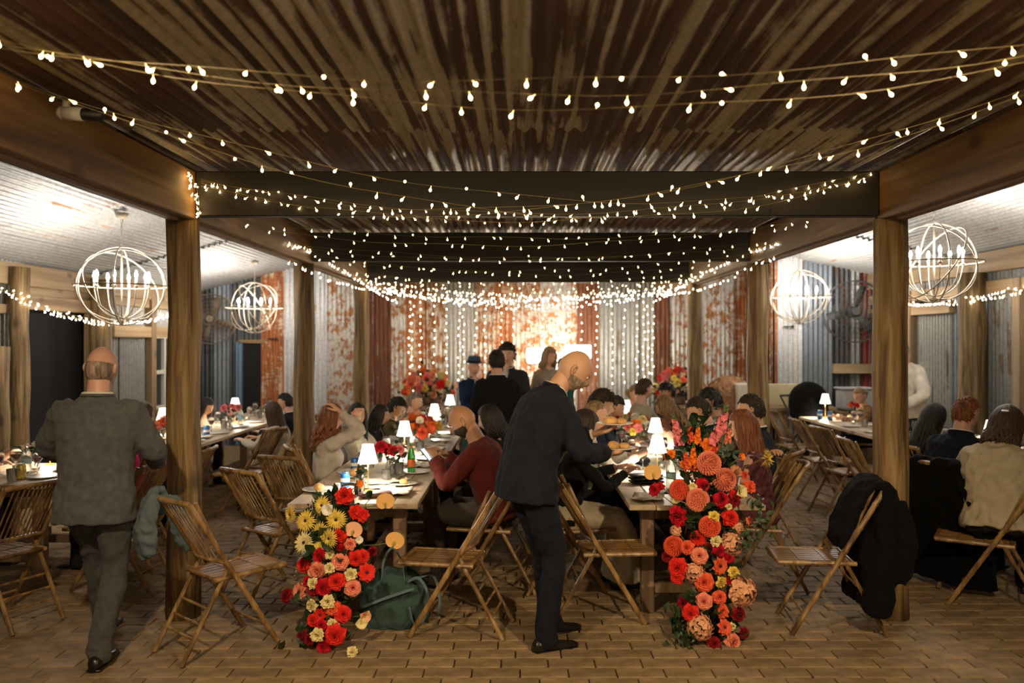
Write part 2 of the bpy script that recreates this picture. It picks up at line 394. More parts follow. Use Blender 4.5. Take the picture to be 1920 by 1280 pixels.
# ---------------------------------------------------------------- walls
BK = 14.0
def wsheet(parent, origin, ux, width, z0, z1, style, off=0):
    """upright sheet: starts at origin (x,y), runs along unit vector ux, corrugation vertical"""
    q = sheet(width+.01, z1-z0); me = q.mesh('corrugated_sheet', WS[style], True)
    # local X -> ux, local Y -> up ; keep flutes along local Y, material streaks along Z so bake into mesh
    u = Vector((*ux, 0)); nrm = u.cross(Vector((0, 0, 1)))
    T = Matrix((u, Vector((0, 0, 1)), nrm)).transposed().to_4x4()
    me.transform(T)
    return link('corrugated_sheet', me, parent, (origin[0]+nrm.x*off, origin[1]+nrm.y*off, z0))
def wall(name, a, b, z1, label, m=None, th=.06):
    q = MB(); a = Vector((*a, 0)); b = Vector((*b, 0)); L_ = (b-a).length; u = (b-a).normalized()
    q.box((0, 0, z1/2), (L_, th, z1)); c = (a+b)/2
    return tag(q.build(name, m or night_m, None, loc=c, rot=(0, 0, math.atan2(u.y, u.x))), label, None, kind='structure')
def bx_(p): return (p-CX)*BK/F
wall_back = thing('wall_back', 'patchwork back wall of rusty and grey corrugated iron', None, kind='structure'); del wall_back['label']
wall_back['label'] = 'patchwork back wall of rusty and grey corrugated iron'
q = MB(); q.box((-.8, BK+.09, 1.75), (9.9, .06, 3.5)); q.build('wall_core', night_m, wall_back)
back = [(362, 402, 'dark', 2.9), (402, 430, 'blue', 2.9), (430, 455, 'dark', 2.9), (490, 533, 'rust', 3.3), (533, 590, 'white', 3.3), (590, 613, 'white', 3.4),
        (613, 668, 'pale', 3.4), (668, 700, 'brown', 3.4), (700, 734, 'brown', 3.4), (734, 762, 'pale', 3.2), (762, 800, 'rust', 3), (800, 836, 'mott', 3), (836, 892, 'grey', 3),
        (892, 925, 'mott', 3), (925, 962, 'rust', 3), (962, 1012, 'mott', 3), (1012, 1082, 'pale', 3), (1082, 1122, 'brown', 3), (1122, 1200, 'oldg', 3), (1200, 1228, 'grey', 3),
        (1228, 1256, 'brown', 3.3), (1256, 1316, 'pale', 3.4), (1316, 1378, 'pale', 3.4), (1378, 1410, 'rust', 3.3)]
for i, (p0, p1, st, zt) in enumerate(back):
    wsheet(wall_back, (bx_(p0), BK), (1, 0), (p1-p0)*BK/F, 0, zt, st, .004*(i % 2))
wsheet(wall_back, (bx_(452), BK), (1, 0), .36, 1.78, 2.9, 'dark')
# deep doorway beside the dark sheets
dn = tag(MB().box((0, 0, .89), (.34, .02, 1.76)).build('door_1', night_m, None, loc=(bx_(472), BK+.03, 0)), 'open black doorway in the back wall', None, kind='structure')
db = mat('blue_door_paint', (.12, .22, .32), .5)
for p_, w_ in ((451, .05), (445, .03)):
    MB().box((0, 0, .9), (w_, .05, 1.8), bev=.004).build('door_frame', db, dn, loc=((p_-472)*BK/F, -.03, 0))
MB().box((0, 0, 1.8), (.45, .05, .06), bev=.004).build('door_frame', frame_x, dn, loc=(0, -.03, 0))
# right bay end wall, one step nearer
RBY = 12.6
wall_end = thing('wall_end_right', 'end wall of the right bay in white, blue and dark sheets', None, kind='structure')
MB().box((4.75, RBY+.09, 1.7), (1.75, .06, 3.4)).build('wall_core', night_m, wall_end)
MB().box((3.93, 13.3, 1.7), (.06, 1.4, 3.4)).build('wall_core', night_m, wall_end)
def ex_(p): return (p-CX)*RBY/F
for i, (p0, p1, st) in enumerate([(1446, 1457, 'rust'), (1457, 1504, 'white'), (1504, 1562, 'blue'), (1562, 1592, 'dark'), (1592, 1614, 'oldg'), (1614, 1645, 'red')]):
    wsheet(wall_end, (ex_(p0), RBY), (1, 0), (p1-p0)*RBY/F, 0, 3.15, st, .004*(i % 2))
wsheet(wall_end, (3.9, 14.0), (0, -1), 1.4, 0, 3.3, 'rust')
for z in (1.38, ): 
    MB().box((0, 0, 0), (.75, .1, .15), bev=.006).build('rail', frame_x, wall_end, loc=(ex_(1605), RBY-.06, z))
# left outer wall
def outer(name, X, sgn, items, timbers, zt, label, y0, y1):
    wl = thing(name, label, None, kind='structure')
    MB().box((X+sgn*.1, (y0+y1)/2, zt/2), (.05, y1-y0, zt)).build('wall_core', night_m, wl)
    for i, (ya, yb, za, zb, st) in enumerate(items):
        if sgn < 0: wsheet(wl, (X, ya), (0, 1), yb-ya, za, zb, st, .004*(i % 2))
        else: wsheet(wl, (X, yb), (0, -1), yb-ya, za, zb, st, .004*(i % 2))
    for (ya, yb, za, zb, t) in timbers:
        ax = frame_z if zb-za > yb-ya else frame_y
        MB().box((0, 0, 0), (t, yb-ya, zb-za), bev=.006).build('timber', ax, wl, loc=(X-sgn*(t/2+.012), (ya+yb)/2, (za+zb)/2))
    return wl
LW = -5.6; RW = 5.5
wl = outer('wall_left', LW, -1,
      [(4, 9.2, 0, 2.7, 'oldg'), (10.4, 10.95, 0, 2.5, 'blue'), (10.95, 11.3, 0, 2.6, 'oldg'), (11.3, 12.15, 0, 1.86, 'oldg'), (11.2, 14, 2.0, 2.7, 'grey'), (12.2, 14, 0, .75, 'oldg'), (13.3, 14, 0, 2.6, 'dark')],
      [(4, 14, 2.42, 2.66, .09), (9.0, 14, 2.3, 2.42, .06), (8.8, 10.5, 2.16, 2.32, .1), (10.38, 10.5, 0, 2.2, .12), (11.0, 14, 1.86, 2.02, .09), (12.1, 12.25, 0, 2.66, .1), (4, 9, 2.1, 2.2, .08), (13.2, 13.3, 0, 2.6, .08), (12.2, 13.3, .66, .78, .1)],
      2.68, 'timber framed left wall of grey iron with a black opening', 4, 14)
log(LW+.2, 8.75, 2.6, .095, 'thick round post before the far left wall beside the dark opening')
log(LW+.2, 10.45, 2.6, .135, 'thick round post between the dark opening and the white window')
log(LW+.28, 8.25, 1.75, .11, 'short weathered log leaning by the left wall post', m=log_m)
w1 = tag(MB().box((0, 0, 0), (.03, 1.0, 1.1)).build('window_1', mat('night_glass', (.01, .012, .016), .12), None, loc=(LW+.03, 12.75, 1.33)), 'white framed window in the left wall', None, kind='structure')
wf = mat('white_window_paint', (.62, .60, .52), .5)
for (a, b, c, d) in ((0, 0, 1.06, .06), (0, .55, 1.06, .07), (0, -.55, 1.06, .08)): MB().box((0, 0, 0), (.07, c, d), bev=.004).build('window_frame', wf, w1, loc=(.03, a, b))
for a in (-.5, -.17, .16, .5): MB().box((0, 0, 0), (.07, .06, 1.12), bev=.004).build('window_frame', wf, w1, loc=(.032, a, 0))
wr = outer('wall_right', RW, 1,
      [(4, 7.2, 0, 2.8, 'grey'), (7.2, 8.0, 0, 2.35, 'oldg'), (8.0, 8.75, 0, 2.35, 'grey'), (8.85, 9.5, 0, 2.35, 'oldg'), (9.5, 10.3, 0, 2.35, 'blue'), (10.3, 11.2, 0, 2.2, 'oldg'), (11.2, 12.6, 0, 2.8, 'oldg'), (4, 12.6, 2.35, 2.8, 'oldg')],
      [(4, 12.6, 2.6, 2.84, .1), (4, 12.6, 2.36, 2.5, .08), (10.2, 12.6, 2.16, 2.3, .09), (8.75, 8.88, 0, 2.5, .1), (11.2, 11.32, 0, 2.5, .1), (7.7, 7.82, 0, 2.5, .1), (11.6, 11.7, 0, 2.5, .1)],
      2.86, 'timber framed right wall of grey corrugated sheets', 4, 12.6)
log(RW-.2, 9.5, 2.6, .15, 'thick round post before the right wall of grey sheets')
# walls behind the camera close the hall
wall('wall_front', (-5.7, -1.3), (5.7, -1.3), 3.4, 'plain wall behind the viewer', mat('dark_boards', (.10, .07, .045), .8))
wall('wall_left_near', (-5.65, -1.3), (-5.65, 4), 3.4, 'near end of the left wall', M['dark_boards'])
wall('wall_right_near', (5.55, -1.3), (5.55, 4), 3.4, 'near end of the right wall', M['dark_boards'])
# ---------------------------------------------------------------- orb chandeliers
def make_chandelier(label):
    t = thing('orb_chandelier', label, 'chandelier', group=None)
    r = .385; zc = -.72
    q = MB().lathe([(.015, -.06), (.05, -.045), (.065, 0)], 14); q.build('canopy', cream_metal, t, True)
    q = MB()
    for k in range(7):
        z = -.06-.04*k-.02; a = k % 2*PI/2; pts = [(math.cos(a)*.009*math.cos(u), math.sin(a)*.009*math.cos(u), z+.024*math.sin(u)) for u in [2*PI*j/8 for j in range(8)]]
        q.tube(pts, .0032, 5, closed=True)
    q.build('chain', cream_metal, t, True)
    MB().tube([(0, 0, -.33), (0, 0, zc-.34)], .009, 8).build('rod', cream_metal, t, True)
    def ring(R_, rot, tr=.007, n=48, c=(0, 0, zc)):
        q = MB(); q.tube([(R_*math.cos(2*PI*k/n), R_*math.sin(2*PI*k/n), 0) for k in range(n)], tr, 6, closed=True, T=Matrix.Translation(c) @ rot); return q
    E = lambda x, y, z: Matrix.Rotation(R(z), 4, 'Z') @ Matrix.Rotation(R(x), 4, 'X') @ Matrix.Rotation(R(y), 4, 'Y')
    for rot, R_ in ((E(90, 0, 20), r), (E(90, 0, 105), r*.985), (E(60, 0, 62), r*1.02), (E(122, 0, 30), r*1.04)):
        ring(R_, rot).build('ring', cream_metal, t, True)
    ring(r*1.11, E(0, 0, 0)).build('ring', cream_metal, t, True)
    MB().ball((0, 0, zc-.35), (.022, .022, .03), 10, 6).build('finial', cream_metal, t, True)
    for k in range(8):
        a = 2*PI*k/8+.2; c_, s_ = math.cos(a), math.sin(a); rr = .25
        q = MB(); pts = [(0, 0, zc-.32), (c_*.10, s_*.10, zc-.30), (c_*.21, s_*.21, zc-.2), (c_*rr, s_*rr, zc-.03)]
        q.tube(cat_rom(pts, 4), .006, 6); q.lathe([(.006, zc-.03), (.022, zc-.015), (.022, zc-.01)], 10, c=(c_*rr, s_*rr, 0)); ar = q.build('arm', cream_metal, t, True)
        MB().tube([(c_*rr, s_*rr, zc-.012), (c_*rr, s_*rr, zc+.07)], .011, 8).build('candle', mat('ivory_candle_sleeve', (.85, .8, .68), .5), ar, True)
        MB().lathe([(.004, zc+.07), (.0125, zc+.085), (.0145, zc+.1), (.009, zc+.125), (.002, zc+.142)], 8, c=(c_*rr, s_*rr, 0)).build('bulb', bulb_m, ar, True)
    return t
def rz_l(x): return 3.5-.25*(abs(x)-2.2)
def rz_r(x): return 3.5-.22*(abs(x)-2.44)
ch = make_chandelier('lit cream orb chandelier nearest in the left bay')
x = -3.93; ch.location = (x, 8.0, rz_l(x)-.0)
for (x, y, rz, lb, sc) in ((-4.06, 12.4, .5, 'small looking lit orb chandelier deeper in the left bay near the wall fan', 1), (3.79, 7.42, 1.1, 'lit cream orb chandelier nearest in the right bay, partly behind the post', .95), (4.0, 11.6, 2.2, 'lit orb chandelier at the far end of the right bay', 1)):
    dup(ch, (x, y, (rz_l if x < 0 else rz_r)(x)), rz, lb, scale=sc)
# ---------------------------------------------------------------- fairy lights
def bulb_mesh(sz, m):
    q = MB(); q.lathe([(.0012*sz, 0), (.0035*sz, -.02*sz)], 6, 1, cap=False); q.lathe([(.0035*sz, -.02*sz), (.0085*sz, -.03*sz), (.0095*sz, -.036*sz), (.005*sz, -.045*sz), (.001*sz, -.047*sz)], 8, 0)
    return q.mesh('bulb', [m, fcap_m], True)
BM = {('a', 1.0): bulb_mesh(.68, fairy_m), ('a', .8): bulb_mesh(.6, fairy_m), ('w', 1.0): bulb_mesh(.8, fairyw_m)}
def fairy(label, ends, sag, n, strands=1, kind='a', sz=1.0, group='strings of fairy lights', wire=True, spread=.05, clump=1, mid=None):
    """a sagging string from ends[0] to ends[1]"""
    t = thing('fairy_light_string', label, 'string lights', group=None)
    A, B = Vector(ends[0]), Vector(ends[1]); seed = rnd.random()*10
    for s_ in range(strands):
        q = MB(); pts = []; N = 30; so = spread*(s_-(strands-1)/2)
        def at(u):
            p = A.lerp(B, u); p.z -= 4*sag*(1+so*1.5)*u*(1-u); p += Vector((0, so*math.sin(PI*u)*2.0, so*.9*math.sin(PI*u*1.0+seed)))
            p.z += .008*math.sin(u*23+seed+s_*2); return p
        for k in range(N+1): pts.append(at(k/N))
        if wire: q.tube(pts, .0012, 4).build('wire', wire_m, t)
        for k in range(n):
            u = (k+.5+rnd.uniform(-.35, .35))/n; p = at(u)
            b = link('bulb', BM[(kind, sz)], t, p); b.rotation_euler = (rnd.gauss(0, .5), rnd.gauss(0, .5), 0)
            if rnd.random() < .12: b.rotation_euler.x += PI*.8
    return t
z_ = 2.86
xl, xr = LX+.12, RX-.12
fairy('thick bulbed fairy lights nearest the camera, spanning the top of the ceiling', ((xl, 2.75, 2.87), (xr, 2.8, 2.90)), .24, 24, 3, spread=.03)
fairy('fairy string from the near left beam to the nearest right post top', ((xl, 3.2, 2.86), (xr-.03, 5.2, 2.86)), .36, 30, 2)
fairy('fairy string from the near right beam to the nearest left post top', ((xr, 3.2, 2.90), (xl+.03, 5.2, 2.83)), .37, 30, 2)
fairy('fairy string swagged along the nearest dark cross beam', ((xl+.02, 5.22, 2.82), (xr-.02, 5.22, 2.88)), .25, 46, 2, sz=.8)
fairy('fairy string hung just past the nearest cross beam', ((xl, 6.0, 2.66), (xr, 6.2, 2.72)), .14, 30, 2, sz=.8)
fairy('fairy string below the ceiling in the second bay', ((xl, 6.9, 2.63), (xr, 7.1, 2.68)), .14, 24, 2, sz=.8)
fairy('fairy string before the second cross beam', ((xl, 7.9, 2.64), (xr, 8.1, 2.66)), .17, 26, 2, sz=.8)
fairy('fairy string just past the second cross beam', ((xl, 9.2, 2.62), (xr, 9.3, 2.62)), .18, 30, 2, sz=.8)
fairy('fairy string midway in the third bay', ((xl, 10.3, 2.60), (xr, 10.3, 2.62)), .20, 40, 2, sz=.8)
fairy('dense fairy string before the third cross beam', ((xl, 11.0, 2.60), (xr, 11.1, 2.60)), .2, 50, 3, kind='w')
fairy('dense fairy string before the back wall', ((xl, 12.4, 2.58), (xr, 12.4, 2.58)), .2, 60, 3, kind='w')
fairy('fairy cluster running down the left beam toward the back wall', ((xl, 7.2, 2.62), (xl, 13.8, 2.56)), .03, 36, 2, kind='w', spread=.22)
fairy('fairy cluster running down the right beam toward the back wall', ((xr, 7.2, 2.64), (xr, 13.8, 2.56)), .03, 36, 2, kind='w', spread=.22)
fairy('fairy lights looped round the nearest left post top', ((xl+.0, 5.1, 2.86), (xl+.02, 5.2, 2.60)), -.03, 12, 2, sz=.8)
fairy('fairy string along the left outer wall under the header', ((LW+.3, 8.2, 2.36), (LW+.3, 12.6, 2.30)), .28, 60, 2, kind='w')
fairy('fairy string along the right outer wall under the plate', ((RW-.3, 7.9, 2.42), (RW-.3, 11.8, 2.42)), .14, 60, 2, kind='w')
cur = thing('fairy_light_curtain', 'curtain of vertical fairy strings on the back wall', 'string lights')
xs = [770, 776, 790, 815, 838, 862, 870, 893, 910, 940, 962, 992, 1018, 1043, 1066, 1090, 1117, 1146, 1168, 1192, 1205, 1213, 1222]
MB().tube([(bx_(762), BK-.12, 2.6), (bx_(1228), BK-.12, 2.6)], .004, 4).build('wire', wire_m, cur)
nb = 0
for k, p_ in enumerate(xs):
    x = bx_(p_); zb = 1.0+rnd.uniform(-.1, .2); n = 11
    MB().tube([(x, BK-.12, 2.6), (x+.02*math.sin(k), BK-.12, zb)], .0018, 4).build('wire', wire_m, cur)
    for j in range(n):
        z = 2.5-(2.5-zb)*(j+.5*(k % 2))/n
        if nb < 298: link('bulb', BM[('w', 1.0)], cur, (x+rnd.uniform(-.02, .02), BK-.13, z)); nb += 1
# bright work light on a stand by the back wall
fd = thing('floodlight', 'blazing white work light standing before the back wall', 'lamp', P(1048, 668, 12.9))
fm = mat('lit_floodlight', (1, 1, 1), .5, emit=(1, .9, .76), estr=FLOOD_E)
for k in range(2):
    MB().box((-.3+.6*k, 0, .02+.05*k), (.42, .05, .22), bev=.02).build('lamp_panel', fm, fd)
MB().tube([(-.5, .05, -.12), (.5, .05, -.08)], .014, 8).build('crossbar', black_m, fd)
MB().tube([(0, .05, -.12), (0, .05, -1.55)], .018, 8).build('pole', black_m, fd)
q = MB()
for a in (0, 2.1, 4.2): q.tube([(0, .05, -1.2), (.4*math.cos(a), .05+.4*math.sin(a), -1.55)], .012, 6)
q.build('tripod', black_m, fd)
# ---------------------------------------------------------------- bamboo folding chairs
bam = wood('bamboo_pole', [(.08, .038, .013), (.235, .135, .05), (.40, .265, .115)], 2, 18, .4, .2, .2, knots=False)
bam_s = wood('bamboo_strip_seat', [(.10, .045, .015), (.22, .115, .036), (.34, .2, .075)], 1, 22, .42, .2, .2, knots=False)
def bpole(mb, a, b, r, nodes=True, seg=8, T=None):
    """a bamboo pole with swollen nodes"""
    a = Vector(a); b = Vector(b); L_ = (b-a).length; n = max(1, int(L_/.15)); pts = []; rr = []
    pts.append(a); rr.append(r)
    if nodes:
        for k in range(n):
            u = (k+.6)/n*.96
            for du, s in ((-.012/L_, 1.0), (0, 1.2), (.012/L_, .99)):
                pts.append(a.lerp(b, u+du)); rr.append(r*s)
    pts.append(b); rr.append(r); mb.tube(pts, rr, seg, T=T)
def make_chair(label):
    t = thing('folding_chair', label, 'chair')
    W = .2
    def up(u): return Vector((0, -.26+.54*u, .9-.9*u))      # point on main upright
    MESHS = {}
    for s in (-1, 1):
        q = MB(); bpole(q, (s*W, -.26, .9), (s*W, .28, .012), .0165); q.build('leg', bam, t, 40)
        q = MB(); bpole(q, (s*(W-.033), -.01, .51), (s*(W-.033), -.29, .012), .0135); q.build('leg', bam, t, 40)
        q = MB(); bpole(q, (s*(W-.034), -.21, .90), (s*(W-.034), -.025, .50), .012, seg=6); q.build('back_stile', bam, t, 40)
        q = MB(); bpole(q, (s*(W-.028), -.11, .445), (s*(W-.028), .36, .445), .014, seg=8); q.build('seat_rail', bam, t, 40)
    MB().box((0, .355, .447), (.34, .03, .026), bev=.008).build('seat_front_bar', bam_s, t); MB().box((0, -.09, .447), (.34, .028, .024), bev=.008).build('seat_rear_bar', bam_s, t)
    q = MB()
    for k in range(13):
        x = -.15+.025*k; q.box((x, .13, .448+.0015*(k % 2)), (.023, .43, .008), bev=.002)
    q.box((0, .06, .455), (.3, .012, .004)); q.box((0, .22, .455), (.3, .012, .004))
    q.build('seat', bam_s, t)
    for k, z in enumerate((.14, .21, .29)):
        y = -.29+.28*(z-.012)/.498
        MB().tube([(-W+.034, y, z), (W-.034, y, z)], .008, 6).build('rung', bam, t, 40)
    y = .28-.54*.2; MB().tube([(-W, .28-.54*.13/.9*1, .13), (W, .28-.54*.13/.9, .13)], .009, 6).build('rung', bam, t, 40)
    def rail(u, bow, r):
        p = up(u); n = 8; pts = [(W*1.0*(2*k/n-1), p.y-bow*(1-(2*k/n-1)**2)-.0, p.z+.012*(1-(2*k/n-1)**2)) for k in range(n+1)]
        q = MB(); q.tube(pts, r, 8); return q
    rail(.0, .05, .017).build('top_rail', bam, t, 40); rail(.40, .05, .013).build('lower_rail', bam, t, 40)
    sm = None
    a, b = up(.0), up(.40); q = MB(); q.tube([(0, 0, 0), b-a], .0052, 5); sm = q.mesh('slat', bam, 40)
    for k in range(11):
        x = -.145+.029*k; bow = .05*(1-(x/W)**2); link('slat', sm, t, (x, a.y-bow, a.z+.01))
    return t
CH = make_chair('bamboo folding chair'); CH_used = [False]
def chair(x, y, rz, label, group=None):
    if not CH_used[0]:
        CH_used[0] = True; CH.location = (x, y, 0); CH.rotation_euler = (0, 0, rz); CH['label'] = label
        if group: CH['group'] = group
        return CH
    return dup(CH, (x, y, 0), rz, label, group)
c_scarf = chair(-1.79, 4.78, R(-42), 'bamboo folding chair with a grey blue scarf, standing alone left of the flowers')
chair(-1.80, 5.83, R(-36), 'empty bamboo chair just behind the scarf chair, turned to the left table')
chair(-1.76, 6.5, R(-22), 'empty bamboo chair between the nearest left post and the pale jumper woman')
chair(-.36, 5.07, R(80), 'empty bamboo chair drawn back from the near end of the left table')
c_h = chair(.50, 5.32, R(-86), 'empty bamboo chair behind the legs of the man with two plates')
c_f = chair(1.96, 5.12, R(84), 'bamboo folding chair under the navy coat, right of the flower column')
chair(-3.28, 5.2, R(66), 'bamboo folding chair cut by the left picture edge, nearest on that side')
chair(-2.92, 5.98, R(84), 'empty bamboo chair behind the man in the grey suit, its legs showing by his shoes')
chair(-2.86, 6.75, R(94), 'empty bamboo chair behind the grey suited man, further from him')
chair(-2.75, 8.35, R(80), 'empty bamboo chair by the drape ended left bay table, nearest of three')
chair(-4.75, 7.2, R(-100), 'bamboo chair against the far left wall post')
chair(-2.62, 9.75, R(96), 'bamboo chair on the aisle side of the left bay table, before the dark suited man')
for k, (x, y, a) in enumerate([(3.5, 10.5, -84), (3.42, 9.3, -92), (3.36, 8.45, -82), (3.25, 7.45, -96)]):
    chair(x, y, R(a), ['farthest empty bamboo chair of the row along the right bay table', 'third from near in the empty chair row of the right bay', 'second empty chair of the right bay row, past the post', 'empty bamboo chair half hidden behind the nearest right post'][k], 'empty chairs along the right bay table')
c_k = chair(3.22, 6.16, R(-64), 'bamboo chair under the long black coat, right of the nearest right post')
# ---------------------------------------------------------------- trestle tables
tw = wood('table_board', [(.28, .2, .13), (.46, .36, .25), (.58, .48, .36)], 1, 10, .5, .1, .2)
tl = wood('table_leg_timber', [(.10, .06, .035), (.2, .13, .08), (.3, .2, .13)], 2, 10, .6, .1, .3)
def table(x0, x1, y0, y1, label, zt=.75):
    w_ = x1-x0; L_ = y1-y0; t = thing('trestle_table', label, 'table', ((x0+x1)/2, (y0+y1)/2, 0))
    n = 5
    for k in range(n):
        MB().box((0, 0, 0), (w_/n-.004, L_, .035), bev=.004).build('plank', tw, t, loc=(-w_/2+w_/n*(k+.5), rnd.uniform(-.006, .006), zt-.018+rnd.uniform(-.0008, .0008)))
    m = max(1, round(L_/2.4)); seg = L_/m
    for k in range(m):
        for e in (0, 1):
            y = -L_/2+seg*k+(.22 if e == 0 else seg-.22)
            for s in (-1, 1): MB().box((s*(w_/2-.15), y, (zt-.035)/2), (.085, .085, zt-.035), bev=.006).build('leg', tl, t)
            MB().box((0, y, zt-.085), (w_-.2, .05, .09), bev=.005).build('apron', tl, t)
            MB().box((0, y, .16), (w_-.38, .05, .07), bev=.005).build('stretcher', tl, t)
    MB().box((0, 0, .22), (.05, L_-.4, .07), bev=.005).build('long_stretcher', tl, t)
    return t
table(-1.51, -.66, 5.25, 11.6, 'long wooden table left of centre with lamps, behind the yellow flowers')
table(.70, 1.58, 5.2, 11.8, 'long wooden table right of centre behind the tall coral flowers')
table(-4.4, -3.5, 5.95, 7.0, 'short wooden table at the left picture edge before the grey suited man')
table(-4.03, -3.26, 8.1, 12.4, 'long wooden table in the left bay ending in a brown drape')
table(3.9, 4.58, 6.1, 11.35, 'long wooden table in the right bay beside the row of chairs')
# ---------------------------------------------------------------- draped cloths, coats, bag
def cloth_mat(name, col, **k): return mat(name, col, .92, bump=.35, bscale=320, var=.12, vscale=12, sheen=.04, **k)
navy_coat = cloth_mat('navy_coat_cloth', (.0028, .0032, .006)); black_coat = cloth_mat('black_coat_cloth', (.002, .002, .0025))
def draped(name, rings, m, label, cat, loc, rz, voxel=.016, disp=.012, extra=None):
    q = MB(); 
    rr = []
    for (cy, z, a, b, cx) in rings:
        rr.append([Vector((cx+a*math.copysign(abs(math.cos(u))**.6, math.cos(u)), cy+b*math.copysign(abs(math.sin(u))**.6, math.sin(u))*(1+.3*math.cos(u*5+z*6)), z)) for u in [2*PI*k/32 for k in range(32)]])
    q.rings(rr)
    if extra: extra(q)
    me = bake(q, voxel, 3, disp, .09, m, name); return tag(link(name, me, None, loc, (0, 0, rz)), label, cat)
def sleeves(q):
    stube(q, [(-.22, -.33, .84), (-.29, -.36, .6), (-.27, -.32, .36)], [.06, .065, .05], flat=.6)
    stube(q, [(.22, -.33, .84), (.28, -.38, .6), (.24, -.36, .3)], [.06, .065, .05], flat=.6)
    rr = []
    for (y, z, b) in ((-.27, .945, .03), (-.2, .87, .035), (-.13, .74, .04), (-.08, .60, .04), (-.05, .52, .02)):
        rr.append([Vector((.215*math.cos(u)+.02, y+.02+b*math.sin(u)*(1+.3*math.cos(4*u)), z)) for u in [2*PI*k/28 for k in range(28)]])
    q.rings(rr)
draped('coat', [(-.22, .15, .31, .075, .03), (-.24, .25, .30, .09, .02), (-.25, .5, .27, .09, 0), (-.27, .75, .25, .075, 0), (-.29, .9, .235, .05, 0), (-.285, .945, .2, .02, 0)], navy_coat, 'navy coat hung over the back of the chair right of the tall flowers', 'coat', (1.96, 5.12, 0), R(84), extra=sleeves)
draped('coat', [(-.22, .06, .34, .09, .1), (-.25, .3, .34, .10, .09), (-.26, .6, .32, .10, .07), (-.28, .82, .27, .07, .06), (-.29, .92, .22, .05, .05), (-.285, .955, .17, .02, .05)], black_coat, 'long black coat over the chair back behind the nearest right post', 'coat', (3.26, 6.12, 0), R(-58), extra=lambda q: stube(q, [(.3, -.33, .84), (.42, -.38, .6), (.45, -.34, .3)], [.07, .075, .06], flat=.6))
scarf_m = cloth_mat('grey_blue_scarf', (.10, .135, .155))
def scarf_extra(q):
    stube(q, [(-.17, -.235, .80), (-.18, -.262, .935), (-.165, -.32, .9), (-.16, -.38, .74), (-.165, -.36, .56)], [.05, .045, .055, .07, .035], flat=.45)
    stube(q, [(-.10, -.30, .925), (-.09, -.35, .84), (-.1, -.36, .66), (-.1, -.34, .58)], [.04, .05, .055, .03], flat=.5)
    stube(q, [(-.17, -.19, .90), (-.18, -.15, .76), (-.19, -.11, .62), (-.18, -.08, .55)], [.04, .06, .05, .02], flat=.4)
q = MB(); scarf_extra(q); tag(link('scarf', bake(q, .010, 2, .010, .05, scarf_m, 'scarf'), None, (-1.79, 4.78, 0), (0, 0, R(-42))), 'grey blue scarf hanging over the left chair back', 'scarf')
# brown drape on the end of the left bay table
q = MB(); rr = []
for j in range(8):
    z = .76-.72*j/7; rr.append([Vector((-.36+.72*k/26, (-.03-.025*j/7)*math.cos(k*1.15)*(.3+j/7)-.02*j/7, z)) for k in range(27)])
vs = [p for r in rr for p in r]; q.add(vs, [(i*27+k, i*27+k+1, (i+1)*27+k+1, (i+1)*27+k) for i in range(7) for k in range(26)])
o = tag(q.build('table_drape', cloth_mat('tan_drape', (.24, .15, .085)), None, True, loc=(-3.68, 8.03, 0)), 'brown cloth hanging from the end of the left bay table', 'drape')
o.modifiers.new('s', 'SOLIDIFY').thickness = .006
# teal tote bag under the left table
teal = cloth_mat('dark_teal_canvas', (.045, .08, .075))
q = MB(); rr = []
for (z, a, b) in ((.0, .17, .09), (.04, .2, .115), (.15, .215, .12), (.26, .19, .09), (.34, .13, .055), (.37, .07, .03)):
    rr.append([Vector((a*math.cos(u)*(1+.06*math.sin(4*u+z*9)), b*math.sin(u)*(1+.09*math.cos(5*u+z*7)), z)) for u in [2*PI*k/28 for k in range(28)]])
q.rings(rr)
bag = tag(link('tote_bag', bake(q, .011, 2, .014, .07, teal, 'tote_bag'), None, (-.79, 5.14, .0), (0, 0, .1)), 'dark teal cloth bag slumped on the bricks under the left table', 'bag')
strap_m = cloth_mat('teal_strap', (.11, .17, .19))
for pts in ([(-.08, -.06, .3), (-.07, -.03, .42), (-.02, 0, .49), (.04, -.03, .42), (.06, -.07, .3)], [(.08, -.09, .3), (.15, -.12, .33), (.21, -.13, .22), (.18, -.15, .08), (.12, -.15, .06), (.09, -.14, .16)], [(.14, -.08, .32), (.24, -.1, .34), (.28, -.12, .2), (.27, -.12, .1)], [(-.2, -.12, .16), (-.06, -.15, .22), (.12, -.13, .27)]):
    q = MB(); stube(q, pts, [.011]*len(pts), 5, 8, flat=.3); q.build('strap', strap_m, bag, True)
# things along the back
q = MB(); q.lathe([(.30, 0), (.33, .1), (.34, .3), (.34, .5), (.33, .7), (.31, .8)], 28); 
dr = tag(q.build('barrel', wood('barrel_timber', [(.10, .06, .04), (.2, .12, .08), (.28, .18, .12)], 2, 12), None, True, loc=(-1.42, 12.9, 0)), 'dark timber barrel under the back left flowers', 'barrel')
for z in (.12, .4, .68):
    MB().tube([(.345*math.cos(u), .345*math.sin(u), z) for u in [2*PI*k/28 for k in range(28)]], .012, 5, closed=True).build('hoop', black_m, dr)
q = MB(); q.lathe([(.30, 0), (.34, .3), (.34, .5), (.31, .82)], 28)
dr = tag(q.build('barrel', M['barrel_timber'], None, True, loc=(2.45, 12.7, 0)), 'dark timber barrel under the back right flowers', 'barrel')
for z in (.12, .4, .68):
    MB().tube([(.345*math.cos(u), .345*math.sin(u), z) for u in [2*PI*k/28 for k in range(28)]], .012, 5, closed=True).build('hoop', black_m, dr)
wick = mat('rusty_wicker', (.32, .16, .08), .8, bump=1, bscale=40, var=.5, vscale=22)
